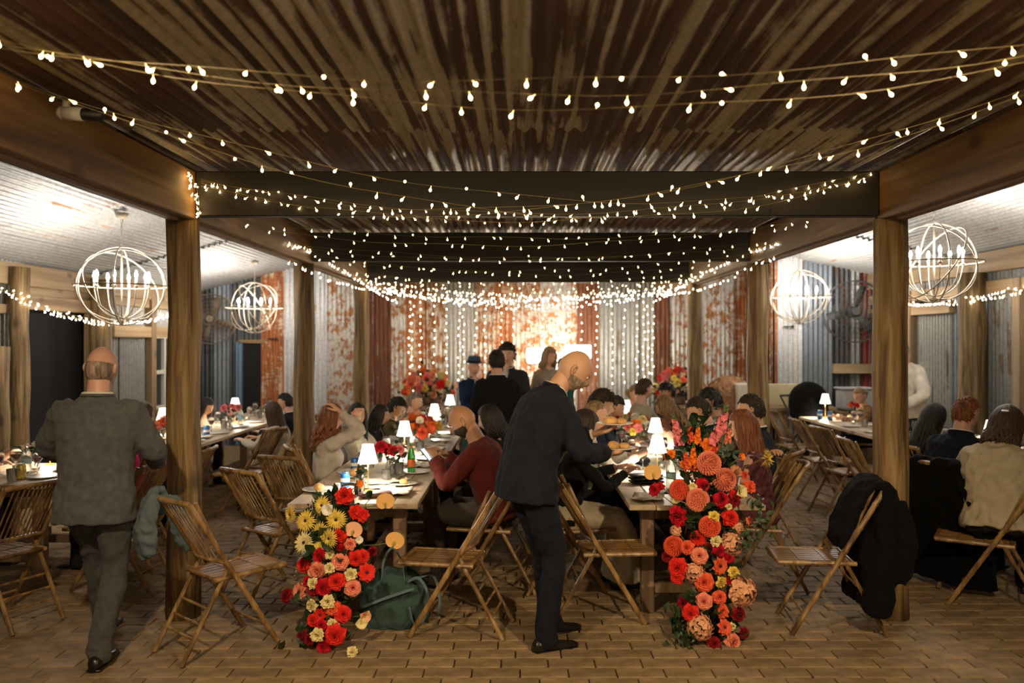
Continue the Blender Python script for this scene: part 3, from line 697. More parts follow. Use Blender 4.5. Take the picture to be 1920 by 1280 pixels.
q = MB(); q.ball((0, 0, .35), (.38, .3, .36), 24, 14); me = bake(q, .02, 1, .03, .06, wick, 'wicker'); tag(link('wicker_basket', me, None, (3.25, 12.6, .55)), 'brown wicker bundle on the bench by the back right wall', 'basket')
bench = thing('side_bench', 'wooden bench with cream front against the right end wall', 'bench', (4.05, 12.34, 0))
MB().box((0, 0, .78), (1.5, .42, .06), bev=.01).build('bench_top', frame_x, bench)
MB().box((0, .16, .98), (1.0, .05, .34), bev=.01).build('back_panel', mat('cream_board', (.55, .48, .30), .7), bench)
for s in (-1, 1): MB().box((s*.68, 0, .38), (.08, .36, .75), bev=.01).build('leg', frame_z, bench)
q = MB(); q.box((0, 0, .15), (.42, .3, .42), bev=.02); tag(q.build('white_box', mat('white_card', (.6, .56, .48), .7), None, loc=(3.48, 12.3, .81)), 'white carton on the bench by the back right post', 'box')
st = thing('stroller', 'black pram with rounded hood behind the right bay table', 'pram', (4.18, 11.75, 0), R(20))
q = MB(); q.ball((0, 0, .92), (.27, .3, .3), 20, 12); q.box((0, -.1, .72), (.44, .6, .18), bev=.05); link('hood', bake(q, .02, 2, .004, .1, black_coat, 'hood'), st)
q = MB()
for s in (-1, 1):
    q.tube([(s*.22, .35, 1.0), (s*.22, .1, .7), (s*.24, -.3, .15)], .014, 6); q.tube([(s*.22, -.2, .65), (s*.24, .25, .15)], .014, 6)
q.tube([(-.22, .35, 1.0), (.22, .35, 1.0)], .016, 6); q.build('frame', black_m, st, True)
for s in (-1, 1):
    for y in (-.3, .25): MB().tube([(s*.25+.02*math.cos(0), y+.13*math.cos(u), .145+.13*math.sin(u)) for u in [2*PI*k/16 for k in range(16)]], .016, 6, closed=True).build('wheel', black_m, st, True)
tub = mat('translucent_plastic', (.42, .43, .46), .4)
q = MB(); q.box((0, 0, .15), (.46, .3, .3), bev=.03); o = tag(q.build('plastic_tub', tub, None, loc=(4.95, 12.0, .8)), 'grey plastic storage tub beside the pram', 'tub')
q = MB(); q.box((0, 0, .31), (.5, .34, .03), bev=.01); q.build('tub_lid', tub, o)
MB().box((0, 0, .38), (.6, .36, .8), bev=.01).build('crate', tl, None, loc=(4.95, 12.0, 0)); tag(bpy.data.objects['crate'], 'dark timber crate under the plastic tub', 'crate')
# wall fans
def fan(loc, rz, label, m, r=.42, blades=4):
    t = thing('wall_fan', label, 'fan', loc, rz)
    q = MB()
    for k, (rr, y) in enumerate([(1, 0), (1, -.09), (.86, -.115), (.7, -.13), (.55, -.138), (.4, -.144), (.25, -.148)]):
        q.tube([(r*rr*math.cos(u), y, r*rr*math.sin(u)) for u in [2*PI*j/36 for j in range(36)]], .005 if k > 1 else .009, 5, closed=True)
    for k in range(44):
        a = 2*PI*k/44; q.tube([(r*math.cos(a), -.09, r*math.sin(a)), (r*.7*math.cos(a), -.13, r*.7*math.sin(a)), (.08*math.cos(a), -.15, .08*math.sin(a))], .003, 4)
    q.build('cage', m, t, True)
    for k in range(blades):
        a = 2*PI*k/blades+.3; q = MB(); T = Matrix.Rotation(a, 4, 'Y')
        q.add([T @ Vector(p) for p in ((-.02, -.05, .05), (.03, -.03, .05), (.07, -.02, r*.6), (.06, -.02, r*.88), (-.03, -.06, r*.9), (-.06, -.07, r*.6))], [(0, 1, 2, 5), (5, 2, 3, 4)])
        b = q.build('blade', m, t, True); b.modifiers.new('s', 'SOLIDIFY').thickness = .004
    MB().tube([(0, -.16, 0), (0, .12, 0)], [.06, .09], 16).build('motor', m, t, 40)
    MB().tube([(0, .1, 0), (0, .24, -.05)], .025, 8).build('bracket', m, t, True)
    return t
fan((bx_(408), 13.72, 2.18), .15, 'round brown wall fan in the back corner of the left bay', mat('dusty_fan', (.16, .12, .08), .6), .42, 4)
fan((5.02, 12.2, 2.25), -.12, 'dark round wall fan high on the right end wall', mat('dark_fan', (.05, .05, .05), .5), .46, 3)
# pipe fitting with black spotlight on the left beam
t = thing('beam_spotlight', 'white plastic elbow with a black spotlight on the left beam', 'lamp', P(132, 214, 3.55))
wp = mat('white_plastic', (.6, .6, .62), .4)
q = MB(); q.tube([(-.03, 0, .005), (.055, 0, .0)], .03, 16); q.tube([(-.018, 0, 0), (-.018, 0, .055)], .016, 12); q.ball((-.03, 0, .005), .03, 14, 8); q.build('elbow', wp, t, True)
MB().tube([(.05, 0, 0), (.12, .01, -.002), (.14, .01, -.002)], [.026, .028, .02], 16).build('spot_head', black_m, t, 40)
for p_, y_, m_, lb in ((512, 635, BK, 'small black latch on the rusty sheet beside the dark doorway'), (1479, 612, RBY, 'small black latch on the white sheet of the right end wall')):
    q = MB(); pos = P(p_, y_, m_-.045); q.box((0, 0, 0), (.17, .02, .018), bev=.004); q.box((.06, -.012, 0), (.03, .03, .05), bev=.006); tag(q.build('wall_latch', black_m, None, loc=pos), lb, 'latch')
# ---------------------------------------------------------------- people
SKIN = {}
def skin(tone):
    cols = dict(fair=(.62, .36, .25), pink=(.58, .33, .25), tan=(.42, .22, .125), mid=(.55, .32, .2))
    return mat('skin_'+tone, cols[tone], .5, sub=.08, var=.06, vscale=14, bump=.08, bscale=160)
lip_m = mat('lips', (.42, .12, .09), .4); eyew = mat('eye_white', (.7, .66, .6), .3); eyed = mat('eye_iris', (.03, .02, .015), .2)
HAIRC = dict(black=(.012, .009, .008), brown=(.055, .028, .014), auburn=(.16, .055, .02), dblond=(.24, .15, .075), grey=(.26, .21, .175), ginger=(.2, .075, .025), white=(.5, .45, .38), dbrown=(.028, .016, .010), stubble=(.24, .17, .13))
def hair_m(c):
    if 'hair_'+c in M: return M['hair_'+c]
    col = HAIRC[c]; return wood('hair_'+c, [tuple(x*.45 for x in col), col, tuple(min(1, x*1.9) for x in col)], 2, 60, .62, .05, .8, knots=False)
_head = None
def head_template():
    """head facing +Y, centre of the skull at the origin, chin near z=-.12"""
    global _head
    if _head: return _head
    nu, nv = 40, 30; rings = []
    def g(x, c, w_): return math.exp(-((x-c)/w_)**2)
    for i in range(nv+1):
        el = -PI/2+PI*i/nv; r = []
        for k in range(nu):
            az = 2*PI*k/nu; d = Vector((math.cos(el)*math.sin(az), math.cos(el)*math.cos(az), math.sin(el)))
            p = Vector((d.x*.076, d.y*.096, d.z*.118)); z = p.z; fr = max(0, d.y); ax = abs(p.x)
            if z < 0:
                t = -z/.118; p.x *= 1-.26*t*t; 
                if d.y < 0: p.y *= 1-.35*t
                else: p.y *= 1+.04*t
            if z > .02: p.y += .004*fr
            f = fr**1.5
            # nose, brow, sockets, cheeks, lips, chin
            p.y += f*(.026*g(ax, 0, .013)*g(z, -.030, .020)+.011*g(ax, 0, .010)*g(z, -.002, .022))
            p.y += f*(.006*g(ax, .025, .03)*g(z, .026, .010)-.010*g(ax, .030, .015)*g(z, .006, .012))
            p.y += f*(.005*g(ax, .042, .02)*g(z, -.03, .02))
            p.y += f*(.007*g(ax, 0, .022)*(g(z, -.060, .006)+g(z, -.071, .006))-.004*g(ax, 0, .03)*g(z, -.082, .008)+.010*g(ax, 0, .022)*g(z, -.100, .014))
            r.append(p)
        rings.append(r)
    q = MB(); q.rings(rings)
    for i in range(nv):
        el = -PI/2+PI*(i+.5)/nv; z = .118*math.sin(el)
        for k in range(nu):
            az = 2*PI*(k+.5)/nu; 
            if az > PI: az -= 2*PI
            if -.078 < z < -.055 and abs(az) < .30: q.m[i*nu+k] = 1
    for s in (-1, 1):
        q.ball((s*.030, .079, .005), (.0135, .011, .0085), 10, 6, 2); q.ball((s*.030, .0875, .004), (.0055, .004, .006), 8, 5, 3)
        q.box((s*.031, .091, .0205), (.026, .006, .0045), 3, bev=.002)
        stube(q, [(s*.074, -.004, .012), (s*.085, -.018, .022), (s*.086, -.024, .0), (s*.079, -.012, -.028), (s*.072, -.004, -.03)], [.006, .009, .009, .008, .005], 2, 6)
        q.ball((s*.076, -.012, -.004), (.008, .014, .024), 8, 6)
    _head = q; return q
def hand(q, T, curl=.4, side=1, spread=.12, mi=0, thumb=.5):
    """palm and five fingers; wrist at the origin, fingers along +Y, palm faces -Z"""
    rr = []
    for (y, a, b) in ((-.02, .026, .02), (.01, .03, .018), (.05, .04, .016), (.085, .042, .013), (.098, .036, .010)):
        rr.append([Vector((a*math.cos(u), y, b*math.sin(u))) for u in [2*PI*k/12 for k in range(12)]])
    q.rings(rr, mi, T)
    for k, (x, ln) in enumerate(((-.031, .058), (-.0105, .073), (.0105, .078), (.031, .070))):
        x *= side; p = Vector((x, .088, 0)); pts = [Vector((x*.95, .07, 0)), p]; a = 0; sp = x/.031*spread
        for j, fr in enumerate((.45, .3, .25)):
            a += curl*(1 if j else .7); p = p+Vector((math.sin(sp)*ln*fr*math.cos(a), math.cos(sp)*ln*fr*math.cos(a), -math.sin(a)*ln*fr)); pts.append(p)
        q.tube(pts, [.0095, .0095, .0088, .0082, .0066], 6, mi, T)
    s = side; t0 = Vector((s*.030, .02, -.004))
    q.tube([t0, t0+Vector((s*.024, .026, -.008)), t0+Vector((s*(.038-.012*thumb), .052, -.014-.012*thumb)), t0+Vector((s*(.044-.034*thumb), .075, -.018-.02*thumb))], [.013, .0125, .0105, .0075], 6, mi, T)
def torso(q, spine, X, prof, T=None, mi=0, e=.85):
    """prof rows: (t along spine in m, half width, half depth, forward shift)"""
    rr = []
    for (t, a, b, sh) in prof:
        c, up, fw = spine(t)
        rr.append([c+fw*sh+X(t)*a*math.copysign(abs(math.cos(u))**e, math.cos(u))+fw*b*math.copysign(abs(math.sin(u))**e, math.sin(u)) for u in [2*PI*k/24 for k in range(24)]])
    q.rings(rr, mi)
def ik(a, t, l1, l2, pole):
    a = Vector(a); t = Vector(t); d = t-a; L_ = min(d.length, (l1+l2)*.995); d.normalize(); t = a+d*L_
    c = (l1*l1+L_*L_-l2*l2)/(2*l1*L_); c = max(-1, min(1, c)); s = math.sqrt(1-c*c)
    p = Vector(pole)-d*Vector(pole).dot(d)
    p.normalize(); return a+d*l1*c+p*l1*s, t
def hair(style, col, parent, T, vox):
    hm = hair_m(col); q = MB(); nu, nv = 32, 22
    def capmesh(mask, th=1.1, low=.93, rough=0, fr=(0, 0)):
        rings = []
        for i in range(nv+1):
            el = -PI/2+PI*i/nv; r = []
            for k in range(nu):
                az = 2*PI*k/nu; d = Vector((math.cos(el)*math.sin(az), math.cos(el)*math.cos(az), math.sin(el)))
                m_ = mask(d); n_ = noise.noise(d*4+Vector((fr[0], 0, fr[1])))*rough
                s_ = low+(th-low)*m_*(1+n_)
                r.append(Vector((d.x*.078*s_, d.y*.098*s_-.004, d.z*.118*s_)))
            rings.append(r)
        q.rings(rings)
    def sm(x, a, b): t = max(0, min(1, (x-a)/(b-a))); return t*t*(3-2*t)
    full = lambda hl, nk: (lambda d: sm(d.z, (hl if d.y > .25 else hl-(hl-nk)*sm(.25-d.y, 0, .75)) -.08, (hl if d.y > .25 else hl-(hl-nk)*sm(.25-d.y, 0, .75))+.10))
    sd = rnd.random()*20
    if style == 'fringe':        # bald crown, cropped sides and back
        capmesh(lambda d: sm(d.z, -.66, -.40)*sm(.42-d.z, 0, .45)*sm(.15-d.y, 0, .35)*.52, 1.085, .93, .3, (sd, 0))
    elif style == 'short': capmesh(full(.52, -.55), 1.10, .92, .25, (sd, 0))
    elif style == 'thick': capmesh(full(.40, -.62), 1.20, .92, .5, (sd, 0))
    elif style == 'bun':
        capmesh(full(.55, -.55), 1.10, .92, .1, (sd, 0)); q.ball((0, -.115, -.01), (.045, .04, .045), 14, 10)
    else:
        capmesh(full(.50, -.70), 1.16, .92, .15, (sd, 0))
        L_ = dict(long=.30, xlong=.40, bob=.11, wavy=.30, curly=.24)[style]; wav = dict(wavy=.022, curly=.04).get(style, .007)
        r_ = random.Random(int(sd*99)); N = 44
        for k in range(N):
            az = R(58)+R(244)*k/(N-1)+r_.uniform(-.05, .05); x, y = math.sin(az), math.cos(az); ln = L_*r_.uniform(.82, 1.05)
            pts = [Vector((x*.02, y*.03-.01, .122)), Vector((x*.065, y*.08-.004, .085)), Vector((x*.089, y*.105-.006, .01)), Vector((x*.088, y*.105-.01, -.07))]
            for j in range(1, 6):
                u = j/5; pts.append(Vector((x*(.088+.022*u)+wav*math.sin(u*9+k*1.7), y*(.1+.01*u)-.012-.02*u+wav*math.cos(u*8+k*2.3), -.07-ln*u)))
            stube(q, pts, [.012, .015, .017, .017]+[.016, .015, .013, .01, .004], 2, 6)
    if style in ('short', 'thick'):
        r_ = random.Random(int(sd*77)); N = 300; msk = full(.52 if style == 'short' else .40, -.55); ln = .022 if style == 'short' else .045
        for k in range(N):
            z = 1-1.7*(k+.5)/N; a = k*2.39996; rr_ = math.sqrt(max(0, 1-z*z)); d = Vector((rr_*math.sin(a), rr_*math.cos(a), z))
            if msk(d) < .6: continue
            th = 1.07 if style == 'short' else 1.14; p = Vector((d.x*.078*th, d.y*.098*th-.004, d.z*.118*th))
            fl = Vector((r_.gauss(.15, .35), -.5*d.y+.35+r_.gauss(0, .4), -.35+r_.gauss(0, .3))); t_ = (fl-d*fl.dot(d)*.9); t_ = t_.normalized()*ln+d*ln*.35
            q.tube([p-t_*.4, p+t_*.3+d*.004, p+t_], [.0065, .006, .002], 4)
    if style in ('long', 'xlong', 'bob', 'wavy', 'curly', 'bun', 'thick'):
        me = q.mesh('hair', hm, True)
    else: me = q.mesh('hair', hm, True)
    me.transform(T); return link('hair', me, parent)
NP = 0
GARM = {}
def garment(name, col, **k): return cloth_mat(name, col, **k)
def person(label, head_px, d, face, pose='sit', lean=12, lean2=None, twist=0, hyaw=0, hpitch=20, hroll=0, hands=None, pole=None,
           top='shirt', topc=(.3, .3, .3), bot='trousers', botc=(.02, .02, .024), hair_s='short', hair_c='brown', tone='fair', fem=False, s=None,
           feet=None, chair_lab=None, chair_rz=None, hemz=-.17, detail=1.0, bare=0, curl=.5, extras=(), pelvis=None, fit=1.0, wr=.008, kneeout=.02, side=0, arm_r=1.0):
    """local frame: facing +Y, floor at z=0, unit figure 1.75 m, then scaled"""
    global NP; NP += 1
    lean2 = lean if lean2 is None else lean2
    pz = .55 if pose == 'sit' else .945
    if pelvis: pz = pelvis
    def ang(t): return R(lean+(lean2-lean)*max(0, min(1, t/.5)))
    sd_ = R(side)
    tab = [Vector((0, 0, pz))]; N = 26
    for i in range(1, N+1):
        t = .52*i/N; a = ang(t); tab.append(tab[-1]+Vector((math.sin(sd_), math.sin(a), math.cos(a)*math.cos(sd_)))*(.52/N))
    def spine(t):
        a = ang(t); up = Vector((math.sin(sd_), math.sin(a), math.cos(a))).normalized(); fw = Vector((0, math.cos(a), -math.sin(a)))
        if t <= 0: return tab[0]+up*t, up, fw
        k = min(t/.52*N, N-.001); i = int(k); return tab[i].lerp(tab[i+1], k-i)+(up*(t-.52) if t > .52 else Vector()), up, rotz(fw, t)
    def rotz(v, t): return Matrix.Rotation(R(twist)*max(0, min(1, t/.4)), 3, 'Z') @ v
    def X(t): return rotz(Vector((1, 0, 0)), t)
    nb, nup, nfw = spine(.50)
    hd = Matrix.Rotation(R(twist+hyaw), 4, 'Z') @ Matrix.Rotation(R(-hpitch), 4, 'X') @ Matrix.Rotation(R(hroll), 4, 'Y')
    hup = hd.to_3x3() @ Vector((0, 0, 1)); hfw = hd.to_3x3() @ Vector((0, 1, 0))
    hc = nb+nup*.04+hup*.125+hfw*.022
    # solve scale and position from where the head stands
    W_ = P(head_px[0], head_px[1], d)
    if s is None: s = max(.86, min(1.12, W_.z/hc.z))
    rot = Matrix.Rotation(R(face), 4, 'Z'); off = rot @ Vector((hc.x*s, hc.y*s, 0))
    loc = Vector((W_.x-off.x, W_.y-off.y, 0)); zerr = W_.z-hc.z*s
    root = thing('person', label, 'person', loc, R(face)); root.scale = (s, s, s)
    if abs(zerr) > .03: print('PERSON', label[:50], 'head off by %.3f m' % zerr)
    HT = Matrix.Translation(hc) @ hd
    fw_ = .88 if fem else 1.0
    # joints
    sh = {}
    for e in (-1, 1):
        c, u_, f_ = spine(.445); sh[e] = c+X(.44)*e*.175*fw_
    hip = {e: Vector((e*.09, 0, pz-.02)) for e in (-1, 1)}
    if pose == 'sit': knee = {e: Vector((e*(.11+kneeout), .41, .50)) for e in (-1, 1)}; ank = {e: Vector((e*(.12), .40, .085)) for e in (-1, 1)}
    else:
        ank = {e: Vector((e*.10, .0, .085)) for e in (-1, 1)}; knee = {}
    if feet:
        for e, p in zip((-1, 1), feet):
            ank[e] = Vector(p)
    if pose != 'sit' or feet:
        for e in (-1, 1): knee[e], ank[e] = ik(hip[e], ank[e], .43, .43, (0.08*e, 1, 0))
    if hands is None: hands = [(-.16, .42, .80), (.16, .42, .80)] if pose == 'sit' else [(-.26, .06, .80), (.26, .06, .80)]
    pole = pole or [(-.8, -.6, -.8), (.8, -.6, -.8)]
    if not hasattr(curl, '__len__'): curl = (curl, curl)
    elb = {}; wri = {}
    for e, h_, p_ in zip((-1, 1), hands, pole): elb[e], wri[e] = ik(sh[e], h_, .285, .255, p_)
    # --- body
    q = MB(); sk = skin(tone); q.merge(head_template(), HT)
    stube(q, [spine(.42)[0], nb+nup*.02-nfw*.0, hc-hup*.06-hfw*.02, hc-hup*.02-hfw*.02], [.085, .058*(.9 if fem else 1.05), .052*(.88 if fem else 1.08), .05], 3, 14)
    torso(q, spine, X, [(-.08, .12, .09, 0), (.1, .12, .085, 0), (.3, .14, .09, 0), (.42, .155, .085, 0), (.47, .13, .06, 0), (.50, .065, .055, 0)])
    for e in (-1, 1):
        ak = 1 if bare else .68; stube(q, [sh[e], sh[e].lerp(elb[e], .5), elb[e], elb[e].lerp(wri[e], .4), elb[e].lerp(wri[e], .8), wri[e]], [.050*fw_*ak, .046*fw_*ak, .039*fw_*ak, .038*fw_*ak, .026, .025], 3, 10)
        stube(q, [hip[e], hip[e].lerp(knee[e], .5), knee[e], knee[e].lerp(ank[e], .35), ank[e]], [.07, .058, .042, .044, .034], 3, 10)
        dr_ = (wri[e]-elb[e]).normalized()
        pn = Vector((0, 0, 1)) if pose == 'sit' else Vector((e*1.0, 0, .0))
        if isinstance(curl, tuple) and len(curl) > 2: pn = Vector(curl[2])
        hand(q, frame(wri[e], dr_, pn), curl[0 if e < 0 else 1], -e)
    body = link('body', q.mesh('body', [sk, lip_m, eyew, eyed], True), root)
    vx = .013*detail
    # --- top
    c_sl = bare
    q = MB(); tm = topc if not isinstance(topc, tuple) else garment('cloth_%02d_%d%d%d' % (NP, *[int(99*x) for x in topc]), topc)
    k = fw_; jk = top in ('jacket', 'coat')
    hem = (hemz if pose != 'sit' else -.05) if jk else -.06
    ex = .022 if jk else .010
    if top == 'loose': ex = .03
    prof = [(hem, (.175+ex)*k, .125+ex*.8, .0), (hem*.4, (.172+ex)*k, .12+ex*.8, 0), (.08, (.152+ex)*(.92 if fem else 1)*k, .108+ex*.8, .002), (.2, (.165+ex)*k, .115+ex*.7, .006), (.31, (.178+ex)*k, (.122 if not fem else .13)+ex*.6, .01 if not fem else .02),
            (.39, (.188+ex)*k, .108+ex*.5, .004), (.435, (.180+ex)*k, .09+ex*.4, -.002), (.472, (.125+ex*.5)*k, .072, -.006), (.50, .082, .060, -.008)]
    if jk or top == 'turtle' : prof.append((.53, .066 if not jk else .07, .058, -.006))
    fitp = [(t, a*fit, b*fit, c) for t, a, b, c in prof]
    torso(q, spine, X, fitp)
    for e in (-1, 1):
        if bare >= 2: continue
        r0, r1, r2 = (.068, .056, .046) if jk else ((.075, .066, .05) if top in ('loose', 'sweater') else (.06, .05, .04))
        r0, r1, r2 = (x*k*arm_r for x in (r0, r1, r2))
        sh[e] = sh[e]-spine(.44)[1]*.022; inn = sh[e]-X(.44)*e*.05-spine(.44)[1]*.01
        if bare: stube(q, [inn, sh[e], sh[e].lerp(elb[e], .55)], [.06*k, r0, r1], 3, 12)
        else: stube(q, [inn, sh[e], sh[e].lerp(elb[e], .5), elb[e], elb[e].lerp(wri[e], .5), elb[e].lerp(wri[e], .93)], [.058*k, r0*.97, (r0+r1)/2, r1, (r1+r2)/2, r2], 3, 12)
    if top == 'hood': q.ball(nb-nfw*.09-nup*.01, (.1, .07, .07), 12, 8)
    link('jacket' if jk else 'top', bake(q, vx, 3, wr, .085, tm, 'top'), root)
    if jk:
        q = MB(); n_ = 20; cc, cu, cf = spine(.525)
        ring_ = []
        for i in range(n_+1):
            a = R(-150)+R(300)*i/n_-PI/2; rr_ = .074; ring_.append(cc+Vector((math.cos(a)*rr_, 0, 0))+cf*(math.sin(a)*.066-.004)-cu*(.010+.024*max(0, math.sin(a))))
        q.tube(ring_, .011, 6, flat=1.7); q.build('collar', tm, root, True)
        q = MB(); q.tube([p+cu*.010 for p in ring_], .0075, 6, flat=1.6); q.build('shirt_collar', mat('white_shirt', (.62, .60, .56), .7), root, True)
        for e in (-1, 1): 
            q = MB(); dr_ = (wri[e]-elb[e]).normalized(); q.tube([wri[e]-dr_*.035, wri[e]-dr_*.004], [.031, .032], 10); q.build('shirt_cuff', M['white_shirt'], root, True)
    if jk and abs(face) > 45:   # front opening seen: shirt front and lapels
        q = MB(); a_ = []
        for t in (.49, .43, .36, .28, .2): c, u_, f_ = spine(t); w_ = {.49: .03, .43: .05, .36: .046, .28: .034, .2: .012}[t]; b_ = {.49: .062, .43: .098, .36: .123, .28: .135, .2: .135}[t]; a_.append([c+X(t)*w_*g_+f_*(b_+.012-abs(g_)*.008) for g_ in (-1, -.5, 0, .5, 1)])
        q.add([p for r_ in a_ for p in r_], [(i*5+j, i*5+j+1, i*5+j+6, i*5+j+5) for i in range(4) for j in range(4)]); o = q.build('shirt_front', M['white_shirt'], root, True); o.modifiers.new('s', 'SOLIDIFY').thickness = .01
        for e in (-1, 1):
            q = MB(); pts = [c_+u_*.0 for c_, u_ in ((r_[4 if e > 0 else 0]+Vector((e*.012, .004, 0)), Vector()) for r_ in a_)]; q.tube(pts, [.012, .024, .024, .016, .006], 8, flat=.35); q.build('lapel', tm, root, True)
    # --- bottom
    bm = botc if not isinstance(botc, tuple) else garment('lower_%02d' % NP, botc)
    q = MB()
    hp = [(-.1, .12, .11, 0), (-.03, .17*k, .125, 0), (.06, .16*k, .115, 0), (.12, .15*k, .10, 0)]
    if pose == 'sit': hp = [(-.09, .16*k, .12, .02), (-.02, .175*k, .13, .01), (.08, .155*k, .11, 0)]
    torso(q, spine, X, [(a, b*fit, c*fit, e_) for a, b, c, e_ in hp])
    if bot == 'trousers':
        for e in (-1, 1):
            stube(q, [hip[e], hip[e].lerp(knee[e], .5), knee[e], knee[e].lerp(ank[e], .5), ank[e]+Vector((0, 0, .0))], [.098, .086, .066, .064, .058], 4, 14)
            q.tube([ank[e]+Vector((0, 0, .01)), ank[e]+Vector((0, .02, -.05))], [.058, .062], 12)
    else:
        kn = (knee[-1]+knee[1])/2; an = (ank[-1]+ank[1])/2; rr = []
        low = .06 if bot == 'maxi' else .28
        for (p, a, b, ax) in ((Vector((0, 0, pz)), .17*k, .11, 0), ((Vector((0, 0, pz))+kn)/2, .19, .10, .1), (kn+Vector((0, -.02, 0)), .20, .09, .5), (kn+Vector((0, .04, -.1)), .20, .10, 1), (Vector((kn.x, kn.y+.03, low)), .23 if bot == 'maxi' else .2, .13, 1)):
            f_ = Vector((0, math.cos(ax*PI/2-PI/2), 0)) if False else (Vector((0, 0, 1)).lerp(Vector((0, 1, 0)), ax)).normalized()
            if pose != 'sit': f_ = Vector((0, 1, 0))
            rr.append([p+Vector((1, 0, 0))*a*math.cos(u)*(1+.05*math.cos(9*u)*ax)+f_*b*math.sin(u)*(1+.08*math.cos(8*u)*ax) for u in [2*PI*i/28 for i in range(28)]])
        q.rings(rr)
    link('trousers' if bot == 'trousers' else 'skirt', bake(q, vx, 3, wr*1.1, .09, bm, 'lower'), root)
    # --- shoes
    shm = mat('black_leather', (.012, .011, .010), .3)
    for e in (-1, 1):
        a = ank[e]; q = MB(); rr = []
        for (y, w_, h_) in ((-.075, .022, .05), (-.055, .034, .075), (0, .038, .075), (.07, .043, .05), (.13, .043, .038), (.18, .032, .03), (.20, .014, .02)):
            rr.append([Vector((a.x+w_*math.cos(u), a.y+y, a.z-.085+max(.002, h_*.5+h_*.5*math.sin(u)*1.0))) for u in [2*PI*i/14 for i in range(14)]])
        q.rings(rr); q.box((a.x, a.y+.06, a.z-.082), (.076, .26, .012), bev=.005); q.build('shoe', shm, root, True)
    if hair_s != 'bald': hair(hair_s, hair_c, root, HT, .01)
    root['_'] = 0; del root['_']
    if chair_lab:
        o_ = rot @ Vector((0, -.02*s, 0)); chair(loc.x+o_.x, loc.y+o_.y, R(face if chair_rz is None else chair_rz), chair_lab)
    return root, HT, elb, wri, spine
GREY = mat('grey_wool', (.095, .098, .104), .9, bump=.5, bscale=420, var=.16, vscale=30, sheen=.2)
GREYT = mat('grey_wool_trousers', (.075, .075, .077), .9, bump=.5, bscale=420, var=.16, vscale=30, sheen=.2)
NAVY = mat('navy_wool', (.011, .014, .025), .8, bump=.5, bscale=420, var=.12, vscale=30, sheen=.05)
NAVYT = mat('navy_wool_trousers', (.009, .012, .021), .8, bump=.5, bscale=420, var=.12, vscale=30, sheen=.05)
# the two standing men in front
g_, HT_, *_ = person('bald man in a grey suit seen from behind, walking away at the left', (191, 690), 4.62, 4, 'stand', lean=2, lean2=5, hyaw=-6, hpitch=6, tone='pink', hair_s='fringe', hair_c='stubble',
       top='jacket', topc=GREY, botc=GREYT, hands=[(-.20, .33, 1.06), (.20, .34, 1.05)], pole=[(-1, -.35, -.5), (.75, -.5, -.8)], feet=[(-.09, .34, .11), (.06, -.1, .10)], detail=.8, fit=1.07, arm_r=1.12, wr=.009)
n_, HTn, elb, wri, sp = person('bald man in a navy suit bending with two plates at the centre', (1076, 684), 4.88, -66, 'stand', lean=5, lean2=34, hyaw=-14, hpitch=34, tone='mid', hair_s='bald', hair_c='grey', twist=-4,
       top='jacket', topc=NAVY, botc=NAVYT, hands=[(-.02, .43, 1.16), (.14, .42, 1.07)], pole=[(-.7, -.5, -1), (.7, -.3, -1)], feet=[(-.12, .20, .085), (.10, .06, .085)], hemz=-.12, detail=.8, fit=1.14, arm_r=1.1, curl=(.35, .35, (0, 0, -1)), wr=.009, s=1.06)
# beard stubble of the navy man
# left table, window side
person('red haired woman in a pale grey jumper with her arm raised', (622, 782), 7.0, -68, lean=4, hpitch=4, hyaw=-20, tone='fair', fem=True, hair_s='curly', hair_c='auburn', top='sweater', topc=(.50, .46, .42), bot='skirt', botc=(.5, .47, .4), hands=[(-.02, .30, 1.23), (.12, .12, 1.27)], pole=[(-.4, 1, .3), (.3, 1, .1)], chair_lab='bamboo chair under the woman with the raised pale sleeve')
person('dark haired woman in cream facing the camera behind the raised arm', (670, 778), 7.65, -110, lean=4, hpitch=2, hyaw=-45, tone='mid', fem=True, hair_s='long', hair_c='black', top='sweater', topc=(.46, .42, .34), chair_lab='chair under the dark haired woman in cream')
person('woman with straight black hair and black jacket at the left table', (713, 778), 8.4, -90, lean=10, hpitch=12, tone='mid', fem=True, hair_s='long', hair_c='black', top='jacket', topc=(.02, .02, .02), chair_lab='chair under the woman in the black jacket')
person('young man with thick black hair and olive jacket at the left table', (744, 764), 9.1, -90, lean=8, hpitch=20, tone='mid', hair_s='thick', hair_c='black', top='jacket', topc=(.12, .10, .05), chair_lab='chair under the young man in olive')
person('older woman with short grey hair and patterned scarf at the left table', (778, 752), 9.9, -95, lean=6, hpitch=14, tone='fair', fem=True, hair_s='short', hair_c='grey', top='shirt', topc=(.22, .19, .12), chair_lab='chair under the grey haired woman')
